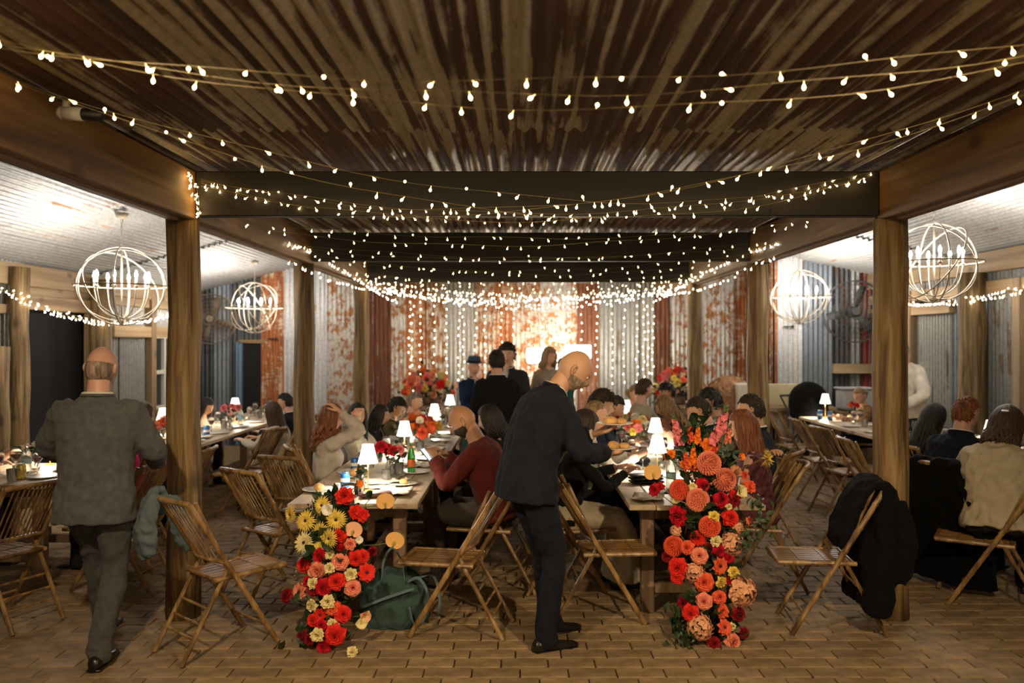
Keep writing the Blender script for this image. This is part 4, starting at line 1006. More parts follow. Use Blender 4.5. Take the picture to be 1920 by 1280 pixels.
# left table, aisle side
mr = mat('maroon_knit', (.13, .022, .018), .9, bump=.6, bscale=260, var=.15, vscale=24, sheen=.2)
mm_, HTm, *_ = person('bald bearded man in a maroon shirt reading his phone', (868, 790), 6.0, 78, lean=10, lean2=26, hpitch=30, hyaw=6, tone='tan', hair_s='bald', hair_c='dbrown', top='shirt', topc=mr, botc=(.05, .04, .035), hands=[(-.08, .44, .90), (.10, .42, .90)], chair_lab='bamboo chair under the man in maroon', fit=1.12, arm_r=1.25, detail=.8, curl=.8)
person('dark haired woman in black beside the man in maroon', (918, 785), 7.0, 82, lean=12, hpitch=20, tone='mid', fem=True, hair_s='bob', hair_c='black', top='shirt', topc=(.015, .015, .017), chair_lab='chair under the dark haired woman in black')
person('person in a dark green top further along the left table', (868, 800), 8.1, 86, lean=16, hpitch=22, tone='mid', fem=True, hair_s='bob', hair_c='dbrown', top='shirt', topc=(.015, .06, .055), chair_lab='chair under the person in dark green')
# standing group
ph, HTh, *_ = person('older man in a blue suit and blue hat standing before the lights', (889, 688), 10.3, -140, 'stand', lean=2, hyaw=-20, hpitch=6, tone='pink', hair_s='fringe', hair_c='white', top='jacket', topc=(.014, .026, .075), botc=(.014, .026, .075), hands=[(-.1, .3, 1.05), (.12, .32, 1.02)])
hatm = cloth_mat('blue_felt', (.05, .09, .16))
q = MB(); q.lathe([(.118, .066), (.122, .072), (.092, .076), (.09, .11), (.08, .15), (.055, .155), (.01, .145)], 24, T=HTh @ Matrix.Scale(1.12, 4, (0, 1, 0))); hat = q.build('hat', hatm, ph, True)
q = MB(); q.lathe([(.0935, .076), (.0945, .096), (.092, .098)], 24, T=HTh @ Matrix.Scale(1.12, 4, (0, 1, 0))); q.build('hat_band', NAVY, hat, True)
person('black haired man in a black suit seen from behind in the standing group', (931, 678), 8.6, 8, 'stand', lean=3, hyaw=0, hpitch=6, tone='mid', hair_s='short', hair_c='black', top='jacket', topc=(.010, .010, .011), fit=1.05)
person('tall young man in a dark suit facing the camera in the standing group', (951, 664), 9.6, 168, 'stand', lean=1, hpitch=2, hyaw=10, tone='fair', hair_s='thick', hair_c='black', top='jacket', topc=(.035, .04, .05))
person('woman with pale blond hair standing behind the bending man', (1030, 679), 10.8, -150, 'stand', lean=6, hpitch=12, tone='fair', fem=True, hair_s='bob', hair_c='dblond', top='shirt', topc=(.3, .25, .2), s=1.0)
person('figure in a teal dress bending beyond the man with plates', (1070, 704), 8.6, -60, 'stand', lean=14, lean2=30, hpitch=20, tone='fair', fem=True, hair_s='bun', hair_c='dbrown', top='shirt', topc=(.012, .07, .07), bot='maxi', botc=(.012, .07, .07), s=1.0)
# right table, aisle side
person('dark haired woman in black with a cream skirt beside the bending man', (1096, 800), 5.95, -78, lean=10, hpitch=20, hyaw=-12, tone='fair', fem=True, hair_s='long', hair_c='dbrown', top='shirt', topc=(.010, .010, .011), bot='maxi', botc=mat('cream_satin', (.46, .40, .28), .45, sheen=.3), hands=[(-.12, .46, .86), (.1, .45, .86)], chair_lab='chair under the woman in the cream skirt', detail=.8)
person('blond woman in white with her mouth open at the right table', (1116, 780), 6.6, -86, lean=14, hpitch=8, hyaw=-8, tone='fair', fem=True, hair_s='bun', hair_c='dblond', top='shirt', topc=(.55, .52, .46), hands=[(-.1, .48, .86), (.12, .5, .88)], chair_lab='chair under the blond woman in white', detail=.8)
person('brown haired man beyond the blond woman at the right table', (1128, 758), 7.4, -88, lean=14, hpitch=18, tone='mid', hair_s='thick', hair_c='dbrown', top='shirt', topc=(.02, .03, .06), chair_lab='chair under the brown haired man in blue')
person('man with a dark crop leaning in at the right table', (1152, 764), 8.2, -86, lean=20, hpitch=26, tone='mid', hair_s='short', hair_c='dbrown', top='jacket', topc=(.015, .02, .035), chair_lab='chair under the man leaning in')
person('fair woman in beige far along the right table', (1190, 738), 10.4, -110, lean=4, hpitch=14, hyaw=-20, tone='fair', fem=True, hair_s='bun', hair_c='dblond', top='shirt', topc=(.3, .22, .14), chair_lab='chair under the fair woman in beige')
person('man with short brown hair in a beige shirt far along the right table', (1208, 730), 9.6, -120, lean=6, hpitch=12, hyaw=60, tone='pink', hair_s='short', hair_c='brown', top='shirt', topc=(.34, .29, .2), chair_lab='chair under the man in the beige shirt')
# right table, wall side
person('man with dark curls at the far end of the right table', (1250, 735), 10.6, 110, lean=4, hpitch=14, tone='tan', hair_s='thick', hair_c='black', top='shirt', topc=(.02, .02, .02), chair_lab='chair under the man with dark curls at the table end')
person('woman with tousled blond hair leaning over the right table', (1246, 762), 8.9, 84, lean=18, hpitch=26, tone='fair', fem=True, hair_s='wavy', hair_c='dblond', top='shirt', topc=(.06, .05, .06), chair_lab='chair under the tousled blond woman')
person('child with brown hair bending low over the right table', (1238, 780), 7.9, 88, lean=22, lean2=35, hpitch=40, tone='fair', hair_s='short', hair_c='auburn', top='shirt', topc=(.4, .36, .38), chair_lab='chair under the child', s=.86)
person('man with receding hair in a navy suit looking down at the right table', (1310, 770), 7.3, 78, lean=10, hpitch=26, tone='mid', hair_s='short', hair_c='dbrown', top='jacket', topc=(.014, .018, .035), chair_lab='chair under the man in the navy suit looking down')
person('man with thick black hair in an olive shirt at the right table', (1332, 752), 8.3, 80, lean=8, hpitch=16, tone='tan', hair_s='thick', hair_c='black', top='shirt', topc=(.17, .15, .08), chair_lab='chair under the man in olive')
fl_m = mat('burgundy_floral', (.10, .02, .03), .8, var=.9, vscale=26, bump=.4, bscale=50)
person('woman with long red brown hair in a burgundy floral dress', (1392, 800), 6.0, 78, lean=10, hpitch=10, hyaw=8, tone='fair', fem=True, hair_s='xlong', hair_c='auburn', top='shirt', topc=fl_m, bot='skirt', botc=fl_m, bare=1, chair_lab='bamboo chair of the woman in the floral dress, a hand resting on its back', hands=[(-.2, .40, .82), (.2, .4, .82)], detail=.8)
person('man in a dark suit resting his hand on the silvery chair back', (1408, 768), 6.75, 60, lean=4, hpitch=10, hyaw=10, tone='mid', hair_s='short', hair_c='dbrown', top='jacket', topc=(.016, .018, .026), hands=[(-.56, -.18, .93), (.16, .4, .80)], pole=[(-1, -.2, -.6), (.8, -.6, -.8)], chair_lab='chair under the man with his hand on the chair back')
# left bay
person('black haired woman with an open collar facing the camera in the left bay', (388, 762), 10.2, -118, lean=24, lean2=32, hpitch=26, hyaw=0, tone='mid', fem=True, hair_s='long', hair_c='black', top='shirt', topc=(.42, .33, .24), chair_lab='chair under the black haired woman in the left bay')
person('long haired woman in a cream jumper in the left bay', (511, 775), 8.9, 80, lean=12, hpitch=12, tone='fair', fem=True, hair_s='long', hair_c='brown', top='loose', topc=(.56, .50, .38), bot='skirt', botc=(.5, .45, .34), chair_lab='chair under the woman in the cream jumper', hands=[(-.16, .48, .84), (.16, .46, .84)])
person('dark haired man in a black suit past the cream jumper woman', (535, 754), 9.9, 84, lean=8, hpitch=12, tone='fair', hair_s='short', hair_c='black', top='jacket', topc=(.015, .015, .02), chair_lab='chair under the black suited man in the left bay')
person('brown haired woman half hidden behind the grey suited man', (266, 778), 7.35, -40, lean=10, hpitch=18, tone='fair', fem=True, hair_s='long', hair_c='brown', top='shirt', topc=(.12, .08, .10), chair_lab='chair under the half hidden woman')
pk = cloth_mat('hot_pink_knit', (.62, .03, .16))
person('person in a hot pink top hidden behind the grey suited man', (196, 800), 6.5, 80, lean=14, lean2=24, hpitch=26, tone='fair', fem=True, hair_s='bob', hair_c='brown', top='shirt', topc=pk, chair_lab='chair under the person in hot pink', hands=[(-.14, .52, .80), (.14, .5, .80)], s=.95)
person('person at the left picture edge reaching over the table with a bare hand', (-60, 778), 6.6, -80, lean=12, hpitch=20, tone='fair', hair_s='short', hair_c='brown', top='shirt', topc=(.05, .04, .04), bare=1, hands=[(-.05, .52, .90), (.14, .40, .80)], chair_lab='chair under the person at the left picture edge')
# right bay
person('black haired woman in black from behind in the right bay', (1752, 782), 7.15, -66, lean=10, hpitch=22, hyaw=-16, tone='mid', fem=True, hair_s='xlong', hair_c='black', top='shirt', topc=(.010, .010, .012), chair_lab='chair under the black haired woman in the right bay')
person('man with cropped ginger brown hair in a navy suit from behind', (1812, 775), 6.35, -54, lean=14, hpitch=16, hyaw=-10, tone='pink', hair_s='short', hair_c='ginger', top='jacket', topc=(.010, .012, .022), fit=1.08)
cj = mat('cream_denim', (.44, .38, .27), .85, bump=.4, bscale=300, var=.1, vscale=20)
cw_, HTc, *_ = person('woman in a cream jacket with a hair clip, back to the camera', (1888, 795), 5.75, -38, lean=14, lean2=26, hpitch=26, hyaw=-20, tone='fair', fem=True, hair_s='bob', hair_c='brown', top='loose', topc=cj, botc=(.012, .012, .014), chair_lab='chair under the woman in the cream jacket', fit=1.22, arm_r=1.15, detail=.8, wr=.014, chair_rz=58)
q = MB(); q.box((.03, -.118, .05), (.05, .012, .012), bev=.004, T=HTc); q.build('hair_clip', mat('pearl_clip', (.8, .78, .72), .3), cw_)
person('blond woman in a patterned blouse across the right bay table', (1612, 742), 10.8, 88, lean=14, hpitch=26, hyaw=30, tone='fair', fem=True, hair_s='bun', hair_c='dblond', top='loose', topc=mat('leopard_blouse', (.30, .17, .08), .8, var=.7, vscale=30), hands=[(-.16, .5, .86), (.16, .46, .86)], chair_lab='chair under the blond woman in the patterned blouse')
person('man in a white shirt standing half behind the nearest right post', (1684, 655), 9.2, 110, 'stand', lean=8, hpitch=24, tone='pink', hair_s='short', hair_c='grey', top='loose', topc=(.62, .58, .50), hands=[(-.2, .3, 1.0), (.24, .12, 1.0)], pole=[(-.8, -.6, -.5), (.9, -.9, .1)])
# ---------------------------------------------------------------- flowers
FC = dict(red=(.72, .025, .015), crimson=(.50, .006, .02), dred=(.24, .006, .012), coral=(.80, .12, .05), salmon=(.82, .26, .16), peach=(.80, .42, .24), orange=(.85, .20, .02), gold=(.72, .42, .14), yellow=(.80, .60, .12), pale=(.78, .68, .34), white=(.8, .76, .66), pink=(.78, .22, .24), blush=(.8, .5, .42))
def fm_(c): return mat('petal_'+c, FC[c], .55, var=.16, vscale=30, sub=.0, sheen=.15)
leaf_m = mat('dark_leaf', (.020, .045, .014), .45, var=.4, vscale=12, rndv=.2); leaf2_m = mat('grey_green_leaf', (.07, .11, .06), .5, var=.3, vscale=12)
stem_m = mat('green_stem', (.09, .13, .04), .5); ctr_m = mat('dark_flower_heart', (.03, .008, .01), .7); yct_m = mat('yellow_green_heart', (.45, .42, .08), .7)
def petal(q, az, tilt, L_, W_, r0=.02, cup=.2, curl=.3, z0=0, mi=0, nu=3, nv=2, sh=.7, base=None):
    T = Matrix.Translation((0, 0, z0)) @ Matrix.Rotation(az, 4, 'Z'); vs = []
    for i in range(nu+1):
        u = i/nu; w_ = W_*(math.sin(PI*min(1, (u*.86+.14)))**sh)
        a = tilt-curl*u*u*2
        for j in range(nv+1):
            v = 2*j/nv-1; x = v*w_; y = r0+L_*u*math.cos(a); z = L_*u*math.sin(a)+cup*w_*v*v
            vs.append((x, y, z))
    n = nv+1; q.add(vs, [(i*n+j, i*n+j+1, (i+1)*n+j+1, (i+1)*n+j) for i in range(nu) for j in range(nv)], mi, T if base is None else base @ T)
FM = {}
def flower_mesh(kind, c, c2=None):
    key = (kind, c)
    if key in FM: return FM[key]
    q = MB(); ms = [fm_(c), ctr_m, yct_m, stem_m]; r = random.Random(hash(kind) % 97 if False else len(kind)*7+len(c))
    if kind == 'rose':
        for n, tl, L_, W_, z, cr in ((3, 88, .26, .09, 0, .0), (4, 80, .28, .14, 0, .05), (5, 68, .32, .19, -.01, .15), (5, 54, .37, .23, -.03, .25), (6, 36, .42, .26, -.05, .3), (6, 16, .48, .28, -.07, .35)):
            for k in range(n): petal(q, 2*PI*(k+r.random()*.35)/n+tl, R(tl), L_, W_, .02+.03*(90-tl)/70, .35, cr, z, nu=3, nv=3)
    elif kind == 'gerbera':
        for n, tl, L_, z in ((26, 4, .47, 0), (24, 14, .40, .015), (18, 30, .25, .03)):
            for k in range(n): petal(q, 2*PI*(k+r.random()*.4)/n, R(tl+r.uniform(-8, 8)), L_*r.uniform(.9, 1.05), .038, .04, .3, .06, z, nv=1, sh=.4)
        q.ball((0, 0, .03), (.085, .085, .05), 12, 6, 1)
    elif kind == 'anemone':
        for n, tl, L_, z in ((8, 8, .46, 0), (8, 24, .42, .02)):
            for k in range(n): petal(q, 2*PI*(k+r.random()*.3+z*20)/n, R(tl), L_, .17, .04, .3, .12, z, sh=.5)
        q.ball((0, 0, .06), (.08, .08, .06), 12, 6, 1)
        for k in range(16): a = 2*PI*k/16; q.ball((.12*math.cos(a), .12*math.sin(a), .07), .014, 5, 3, 1)
    elif kind == 'pompon':
        q.ball((0, 0, 0), .34, 16, 10)
        for k in range(210):
            z = 1-2*(k+.5)/210
            if z < -.5: continue
            a = k*2.39996; rr = math.sqrt(1-z*z); d = Vector((rr*math.cos(a), rr*math.sin(a), z)); B = frame(d*.36, d.cross(Vector((0, 0, 1))).cross(d) if abs(z) < .99 else Vector((1, 0, 0)), d)
            petal(q, 0, R(48), .2, .062, 0, .9, -.25, 0, nu=2, nv=2, base=B)
    elif kind == 'carnation':
        for n, tl, L_, z in ((9, 10, .46, -.05), (9, 30, .42, -.02), (8, 50, .36, 0), (7, 70, .28, 0), (4, 84, .24, 0)):
            for k in range(n): petal(q, 2*PI*(k+r.random()*.6)/n+tl, R(tl+r.uniform(-14, 14)), L_*r.uniform(.85, 1.1), .17, .03, r.uniform(-.9, .9), r.uniform(-.1, .4), z, nu=3, nv=3, sh=.35)
    elif kind == 'poppy':
        for n, tl, z in ((4, 38, 0), (3, 55, .01)):
            for k in range(n): petal(q, 2*PI*(k+r.random()*.3)/n+z*90, R(tl), .46, .30, .03, .45, .22, z, nu=3, nv=3, sh=.45)
        q.ball((0, 0, .08), (.07, .07, .08), 10, 6, 2)
    elif kind == 'bud':
        for n, tl, z in ((3, 74, 0), (4, 64, 0)):
            for k in range(n): petal(q, 2*PI*k/n+z, R(tl), .7, .26, .05, .5, -.12, -.2, nu=3, nv=3, sh=.7)
    elif kind == 'mum':
        for n, tl, L_, z in ((22, 5, .5, 0), (20, 25, .48, .02), (16, 45, .42, .03), (12, 66, .3, .03)):
            for k in range(n): petal(q, 2*PI*(k+r.random()*.5)/n, R(tl+r.uniform(-8, 8)), L_*r.uniform(.8, 1.1), .03, .02, .8, r.uniform(-.1, .25), z, nv=1, sh=.5)
    elif kind == 'anthurium':
        vs = []; N = 24; vs.append((0, -.05, .0))
        for ring_ in (.5, 1):
            for k in range(N):
                a = 2*PI*k/N; rr = .42*(1+.22*math.cos(a)-.0)*(1-.34*math.exp(-((a-PI)/.28)**2)); x, y = rr*math.sin(a)*1.12*ring_, rr*math.cos(a)*ring_
                vs.append((x, y, .05*ring_*ring_*math.cos(2*a)+.07*abs(x)))
        fs = [(0, 1+k, 1+(k+1) % N) for k in range(N)]+[(1+k, 1+N+k, 1+N+(k+1) % N, 1+(k+1) % N) for k in range(N)]
        q.add(vs, fs); stube(q, [(0, -.22, .02), (0, -.1, .14), (0, .08, .2)], [.035, .04, .02], 2, 8, 2)
    elif kind == 'hydrangea':
        q.ball((0, 0, -.1), (.28, .28, .2), 12, 8, 3)
        for k in range(60):
            z = 1-1.3*(k+.5)/60; a = k*2.39996; rr = math.sqrt(max(0, 1-z*z)); d = Vector((rr*math.cos(a), rr*math.sin(a), z*.8)); B = frame(d*.42, Vector((d.y, -d.x, .1)), d)
            B = B @ Matrix.Rotation(r.uniform(-.5, .5), 4, 'X') @ Matrix.Translation((0, 0, r.uniform(-.05, .05)))
            for j in range(4): petal(q, PI/2*j+k, R(r.uniform(-5, 15)), .13, .075, .004, .4, 0, 0, nu=2, nv=2, sh=.6, base=B)
    elif kind == 'snapdragon':   # axis along +Z, length 1
        stube(q, [(0, 0, -.5), (.02, 0, 0), (0, .01, .5)], [.022, .016, .006], 3, 6, 3)
        for k in range(26):
            u = k/25; z = -.38+.84*u; a = k*2.4; rr = .10*(1-.72*u); s_ = .085*(1-.72*u)+.008; d = Vector((math.cos(a), math.sin(a), .2))
            c_ = Vector((d.x*rr, d.y*rr, z)); mi = 0 if u < .78 else 3
            if mi: q.ball(c_, (s_, s_, s_*1.2), 6, 4, 3)
            else:
                B = frame(c_-d*.02, Vector((0, 0, 1)), d)
                for j in range(5): petal(q, 2*PI*j/5+k, R(42), s_*1.7, s_*.85, .004, .6, .25, 0, nu=2, nv=2, sh=.5, base=B)
    elif kind == 'ball': q.ball((0, 0, 0), .5, 12, 8)
    me = q.mesh(kind, ms, True); FM[key] = me; return me
NMS = dict(pompon='pompon_dahlia', bud='tulip', mum='spider_chrysanthemum', ball='billy_button')
def flower(parent, kind, c, pos, dirn, size, roll=None):
    """pos in the parent's space, dirn = facing direction"""
    me = flower_mesh(kind, c); o = link(NMS.get(kind, kind), me, parent); d = Vector(dirn).normalized()
    qn = d.to_track_quat('Z', 'Y') @ Matrix.Rotation(rnd.random()*6.28 if roll is None else roll, 3, 'Z').to_quaternion()
    o.rotation_mode = 'QUATERNION'; o.rotation_quaternion = qn; o.location = pos; o.scale = (size,)*3; return o
def leaves(parent, pts, n, spread, m, size=.06, name='foliage', seed=1):
    r = random.Random(seed); q = MB()
    for k in range(n):
        c = Vector(r.choice(pts))+Vector((r.gauss(0, spread[0]), r.gauss(0, spread[1]), r.gauss(0, spread[2]))); 
        d = Vector((r.gauss(0, 1), r.gauss(-.3, 1), r.gauss(.1, 1))).normalized(); B = frame(c, d, Vector((r.gauss(0, 1), r.gauss(0, 1), r.gauss(0, 1))))
        petal(q, 0, R(10), size*r.uniform(.6, 1.4), size*.32, 0, .3, .2, 0, nu=3, nv=2, sh=1, base=B)
    o = q.build(name, m, parent, True); o['kind'] = 'stuff'; return o
def arrangement(name, label, base, items, spine_px, ox, oy, sc, dz, axis, core):
    root = thing(name, label, 'flowers', base); b = Vector(base)
    pts = [P(x, y, d)-b for x, y, d in core]
    q = MB(); stube(q, [pts[0]+Vector((0, .12, 0))]+[p+Vector((0, .1, 0)) for p in pts[1:]], [.03]*len(pts), 4, 8); q.build('support_stem', stem_m, root, True)
    leaves(root, [p+Vector((0, .07, 0)) for p in cat_rom(pts, 6)], 420, (.075, .05, .06), leaf_m, .085, seed=len(items))
    for it in items:
        kind, x, y, sz, c = it[:5]; px_, py_ = ox+x/sc, oy+y/sc; d = dz(py_)-(it[5] if len(it) > 5 else 0)
        ax = axis(py_); dx = (px_-ax)*d/F
        # bulge: flowers wrap round the column
        d += min(.12, dx*dx*1.6)+(rnd.uniform(-.015, .02))
        p = P(px_, py_, d)-b; size = sz/sc*d/F*1.12
        dirn = Vector((dx*3.2+rnd.gauss(0, .18), -1, rnd.gauss(.16, .2)))
        if kind == 'snapdragon': dirn = it[6] if len(it) > 6 else Vector((rnd.gauss(0, .15), rnd.gauss(0, .1), 1)); size = sz/sc*d/F
        if kind == 'anthurium': dirn = Vector((.1, -1, .25))
        flower(root, kind, c, p, dirn, size, roll=rnd.uniform(-.4, .4) if kind == 'anthurium' else None)
        if kind in ('anthurium', 'mum', 'poppy') or abs(dx) > .13 or kind == 'snapdragon':
            near = min(pts, key=lambda s_: (s_-p).length+max(0, s_.z-p.z)*2)
            q = MB(); m_ = (near+p)/2+Vector((0, .03, -.02)); stube(q, [near+Vector((0, .06, 0)), m_, p-Vector(dirn).normalized()*.012], [.0035]*3, 5, 5); q.build('stem', stem_m, root, True)
    return root
Lf = [('gerbera', 345, 410, 100, 'yellow'), ('gerbera', 180, 458, 92, 'yellow'), ('gerbera', 260, 490, 112, 'yellow'), ('gerbera', 418, 483, 112, 'yellow'), ('gerbera', 340, 548, 105, 'yellow'), ('gerbera', 383, 582, 105, 'yellow', .03), ('gerbera', 252, 605, 115, 'pale'), ('gerbera', 338, 640, 95, 'yellow'),
      ('poppy', 378, 432, 68, 'white', .03), ('carnation', 461, 360, 105, 'red'), ('carnation', 518, 445, 80, 'red'), ('carnation', 556, 458, 75, 'red'), ('poppy', 540, 298, 42, 'orange'), ('anthurium', 675, 398, 90, 'gold', .0), ('anthurium', 722, 602, 92, 'gold', .02), ('anthurium', 507, 545, 86, 'peach'),
      ('poppy', 538, 590, 42, 'white', .03), ('rose', 437, 565, 78, 'red'), ('carnation', 492, 612, 68, 'salmon'), ('rose', 330, 672, 82, 'crimson'), ('rose', 248, 718, 92, 'red'), ('rose', 320, 750, 92, 'salmon'), ('rose', 440, 703, 90, 'salmon', .02), ('rose', 520, 690, 85, 'red'), ('rose', 556, 680, 78, 'red'), ('anemone', 578, 760, 95, 'red', .02),
      ('carnation', 385, 670, 58, 'pale'), ('carnation', 383, 738, 62, 'pale', .03), ('carnation', 493, 770, 70, 'pale', .02), ('carnation', 295, 815, 64, 'pale', .03), ('rose', 418, 808, 96, 'red', .02), ('rose', 350, 840, 95, 'crimson'), ('rose', 296, 850, 70, 'dred'), ('rose', 505, 840, 90, 'salmon', .02), ('anemone', 228, 858, 88, 'salmon'), ('rose', 157, 880, 78, 'dred'), ('rose', 268, 805, 60, 'crimson'),
      ('carnation', 375, 915, 78, 'pale', .03), ('carnation', 290, 932, 66, 'pale', .02), ('rose', 398, 942, 86, 'coral'), ('anemone', 335, 980, 68, 'red'), ('rose', 296, 1010, 72, 'red'), ('rose', 340, 1035, 60, 'crimson'), ('rose', 455, 978, 90, 'red'), ('carnation', 400, 1030, 64, 'pale'), ('poppy', 565, 988, 68, 'peach'), ('poppy', 550, 1026, 62, 'pale'),
      ('rose', 412, 1090, 112, 'red', .02), ('carnation', 320, 1087, 76, 'pale', .03), ('rose', 240, 1095, 78, 'dred'), ('rose', 350, 1145, 80, 'crimson'), ('rose', 278, 1110, 60, 'dred'), ('rose', 610, 650, 55, 'dred', -.15), ('rose', 450, 640, 70, 'crimson', -.05), ('rose', 290, 760, 50, 'peach')]
arrangement('flower_column', 'tall column of yellow gerberas over red and salmon roses at the left table end', (-1.21, 4.76, 0), Lf, None, 480, 800, 2.783,
            lambda y: 4.66+.24*max(0, min(1, (1220-y)/280)), lambda y: 610+(640-610)*min(1, max(0, (1230-y)/200)), [(605, 1225, 4.76), (612, 1150, 4.78), (620, 1080, 4.80), (625, 1020, 4.86), (615, 985, 4.92), (630, 950, 4.96)])
o = flower(None, 'carnation', 'pale', P(660, 1221, 4.62), (.1, -.8, .6), .075); o.location.z = .034; o.name = 'carnation_bloom'; tag(o, 'single pale yellow carnation fallen on the bricks', 'flower')
Rf = [('pompon', 1190, 140, 112, 'salmon', .02), ('pompon', 1275, 230, 108, 'salmon', .02), ('pompon', 1033, 285, 98, 'coral'), ('pompon', 1130, 340, 106, 'salmon', .03), ('pompon', 1195, 485, 100, 'coral'), ('pompon', 1000, 592, 94, 'coral'),
      ('rose', 1155, 262, 80, 'crimson'), ('rose', 1260, 340, 92, 'crimson', .02), ('rose', 1310, 435, 98, 'red', .02), ('rose', 1335, 345, 66, 'dred'), ('rose', 1070, 320, 55, 'dred', -.03), ('rose', 1132, 550, 88, 'red'), ('rose', 1070, 600, 80, 'coral'), ('rose', 1140, 645, 94, 'salmon', .02), ('rose', 1020, 712, 110, 'red', .02), ('rose', 1015, 760, 80, 'red'), ('rose', 1165, 790, 108, 'coral', .02), ('rose', 1163, 895, 94, 'salmon', .02), ('rose', 1090, 960, 96, 'red', .02), ('rose', 1250, 870, 80, 'coral'), ('carnation', 1262, 948, 86, 'coral'), ('rose', 1050, 905, 70, 'dred'), ('rose', 1220, 1125, 78, 'dred'), ('rose', 1325, 1115, 92, 'salmon', .02), ('rose', 1355, 965, 84, 'dred'), ('rose', 1385, 1065, 64, 'dred'), ('rose', 957, 650, 62, 'dred'), ('rose', 1190, 600, 62, 'dred'), ('rose', 1245, 622, 76, 'crimson'), ('rose', 1300, 655, 66, 'crimson'),
      ('carnation', 1412, 265, 80, 'coral', .02), ('carnation', 1330, 320, 80, 'red', -.02), ('rose', 1300, 780, 50, 'crimson', -.02), ('carnation', 1025, 430, 118, 'crimson', .03), ('carnation', 893, 285, 78, 'crimson', .02), ('carnation', 925, 265, 52, 'crimson'), ('rose', 960, 75+30, 42, 'orange'),
      ('anemone', 1250, 700, 96, 'coral', .03), ('anemone', 1275, 1035, 88, 'coral', .03), ('carnation', 1103, 268, 48, 'pale', .02), ('carnation', 1218, 432, 70, 'yellow', .04), ('carnation', 1228, 562, 68, 'pale', .03), ('carnation', 1325, 735, 70, 'yellow', .03), ('carnation', 1258, 788, 74, 'yellow', .04), ('carnation', 1010, 345, 46, 'pale'), ('carnation', 1300, 378, 38, 'pale', .04), ('carnation', 1318, 1032, 44, 'pale'), ('poppy', 1358, 297, 80, 'pale', .02),
      ('hydrangea', 1318, 575, 124, 'peach'), ('hydrangea', 1370, 840, 150, 'peach', .02), ('hydrangea', 1115, 738, 104, 'peach'), ('hydrangea', 1142, 1035, 132, 'peach', .02), ('hydrangea', 1350, 490, 60, 'peach'), ('hydrangea', 1010, 510, 60, 'peach'), ('anthurium', 885, 200, 92, 'gold', .02), ('bud', 1318, 182, 95, 'peach'), ('rose', 1388, 205, 50, 'coral'), ('carnation', 1410, 455, 55, 'salmon'),
      ('mum', 1502, 112, 100, 'yellow', .02), ('poppy', 1364, 106, 48, 'orange', .02), ('rose', 1228, 80, 60, 'red'), ('rose', 1262, 60, 40, 'white'),
      ('rose', 1190, 40, 78, 'orange'), ('carnation', 1060, 145, 62, 'orange'), ('carnation', 985, 90, 50, 'orange'), ('carnation', 1105, 160, 55, 'coral'), ('rose', 1180, 350, 50, 'dred', -.04),
      ('snapdragon', 1015, -45, 190, 'pink', 0, Vector((.28, 0, -1))*-1), ('snapdragon', 1090, -25, 120, 'coral', 0, Vector((-.1, 0, 1))), ('snapdragon', 1130, -20, 130, 'orange', 0, Vector((.05, 0, 1))), ('snapdragon', 1260, -70, 240, 'pink', 0, Vector((.28, 0, 1))), ('snapdragon', 1235, 35, 120, 'coral', 0, Vector((-.05, 0, 1))),
      ('snapdragon', 1105, 95, 140, 'orange', 0, Vector((.05, 0, 1))), ('snapdragon', 1068, 120, 130, 'coral', 0, Vector((-.2, 0, 1))), ('snapdragon', 1300, -20, 120, 'salmon', 0, Vector((.2, 0, 1)))]
rfc = arrangement('flower_column', 'tall column of coral dahlias, red roses and snapdragons at the right table end', (1.18, 4.82, 0), Rf, None, 920, 820, 2.91,
            lambda y: 4.76+.22*max(0, min(1, (1215-y)/300)), lambda y: 1330, [(1335, 1215, 4.86), (1340, 1140, 4.88), (1330, 1050, 4.92), (1325, 980, 4.96), (1325, 900, 5.0), (1320, 850, 5.0), (1320, 810, 5.02)])
leaves(rfc, [P(1270, 1165, 4.86)-Vector((1.18, 4.82, 0)), P(1290, 1200, 4.8)-Vector((1.18, 4.82, 0))], 60, (.035, .03, .05), leaf_m, .06, 'fern', 9)
leaves(rfc, [P(1420, 950, 4.9)-Vector((1.18, 4.82, 0)), P(1432, 985, 4.9)-Vector((1.18, 4.82, 0)), P(1405, 1010, 4.9)-Vector((1.18, 4.82, 0)), P(1355, 850, 4.95)-Vector((1.18, 4.82, 0))], 70, (.03, .03, .04), leaf2_m, .05, 'eucalyptus', 11)
# flowers on the two barrels by the back wall
def big_bunch(x, y, z, r, label, n=46):
    t = thing('flower_urn', label, 'flowers', (x, y, z)); r_ = random.Random(int(x*10)+50)
    q = MB(); q.lathe([(.10, 0), (.13, .04), (.15, .12)], 16); q.build('urn', M['barrel_timber'], t, True)
    leaves(t, [(0, 0, .22), (-r*.4, 0, .2), (r*.4, 0, .2), (0, 0, .35)], 160, (r*.3, .12, .1), leaf_m, .09, seed=n)
    for k in range(n):
        a = r_.uniform(-PI/2-1.7, -PI/2+1.7); e = r_.uniform(-.25, 1.35); d = Vector((math.cos(a)*math.cos(e), math.sin(a)*math.cos(e), math.sin(e)))
        u = d.x; c = r_.choice(['pale', 'yellow', 'salmon', 'peach', 'coral'] if (r_.random() > .45) else ['red', 'coral', 'orange', 'pale', 'pink'])
        flower(t, r_.choice(['rose', 'carnation', 'gerbera', 'pompon', 'rose']), c, (d.x*r, d.y*r*.55, .24+d.z*r*.72), d+Vector((0, -.3, 0)), r_.uniform(.10, .15))
big_bunch(-1.42, 12.85, .80, .42, 'big bunch of peach, yellow and red flowers on the left barrel at the back')
big_bunch(2.45, 12.65, .82, .40, 'big bunch of orange and red flowers on the right barrel at the back', 40)
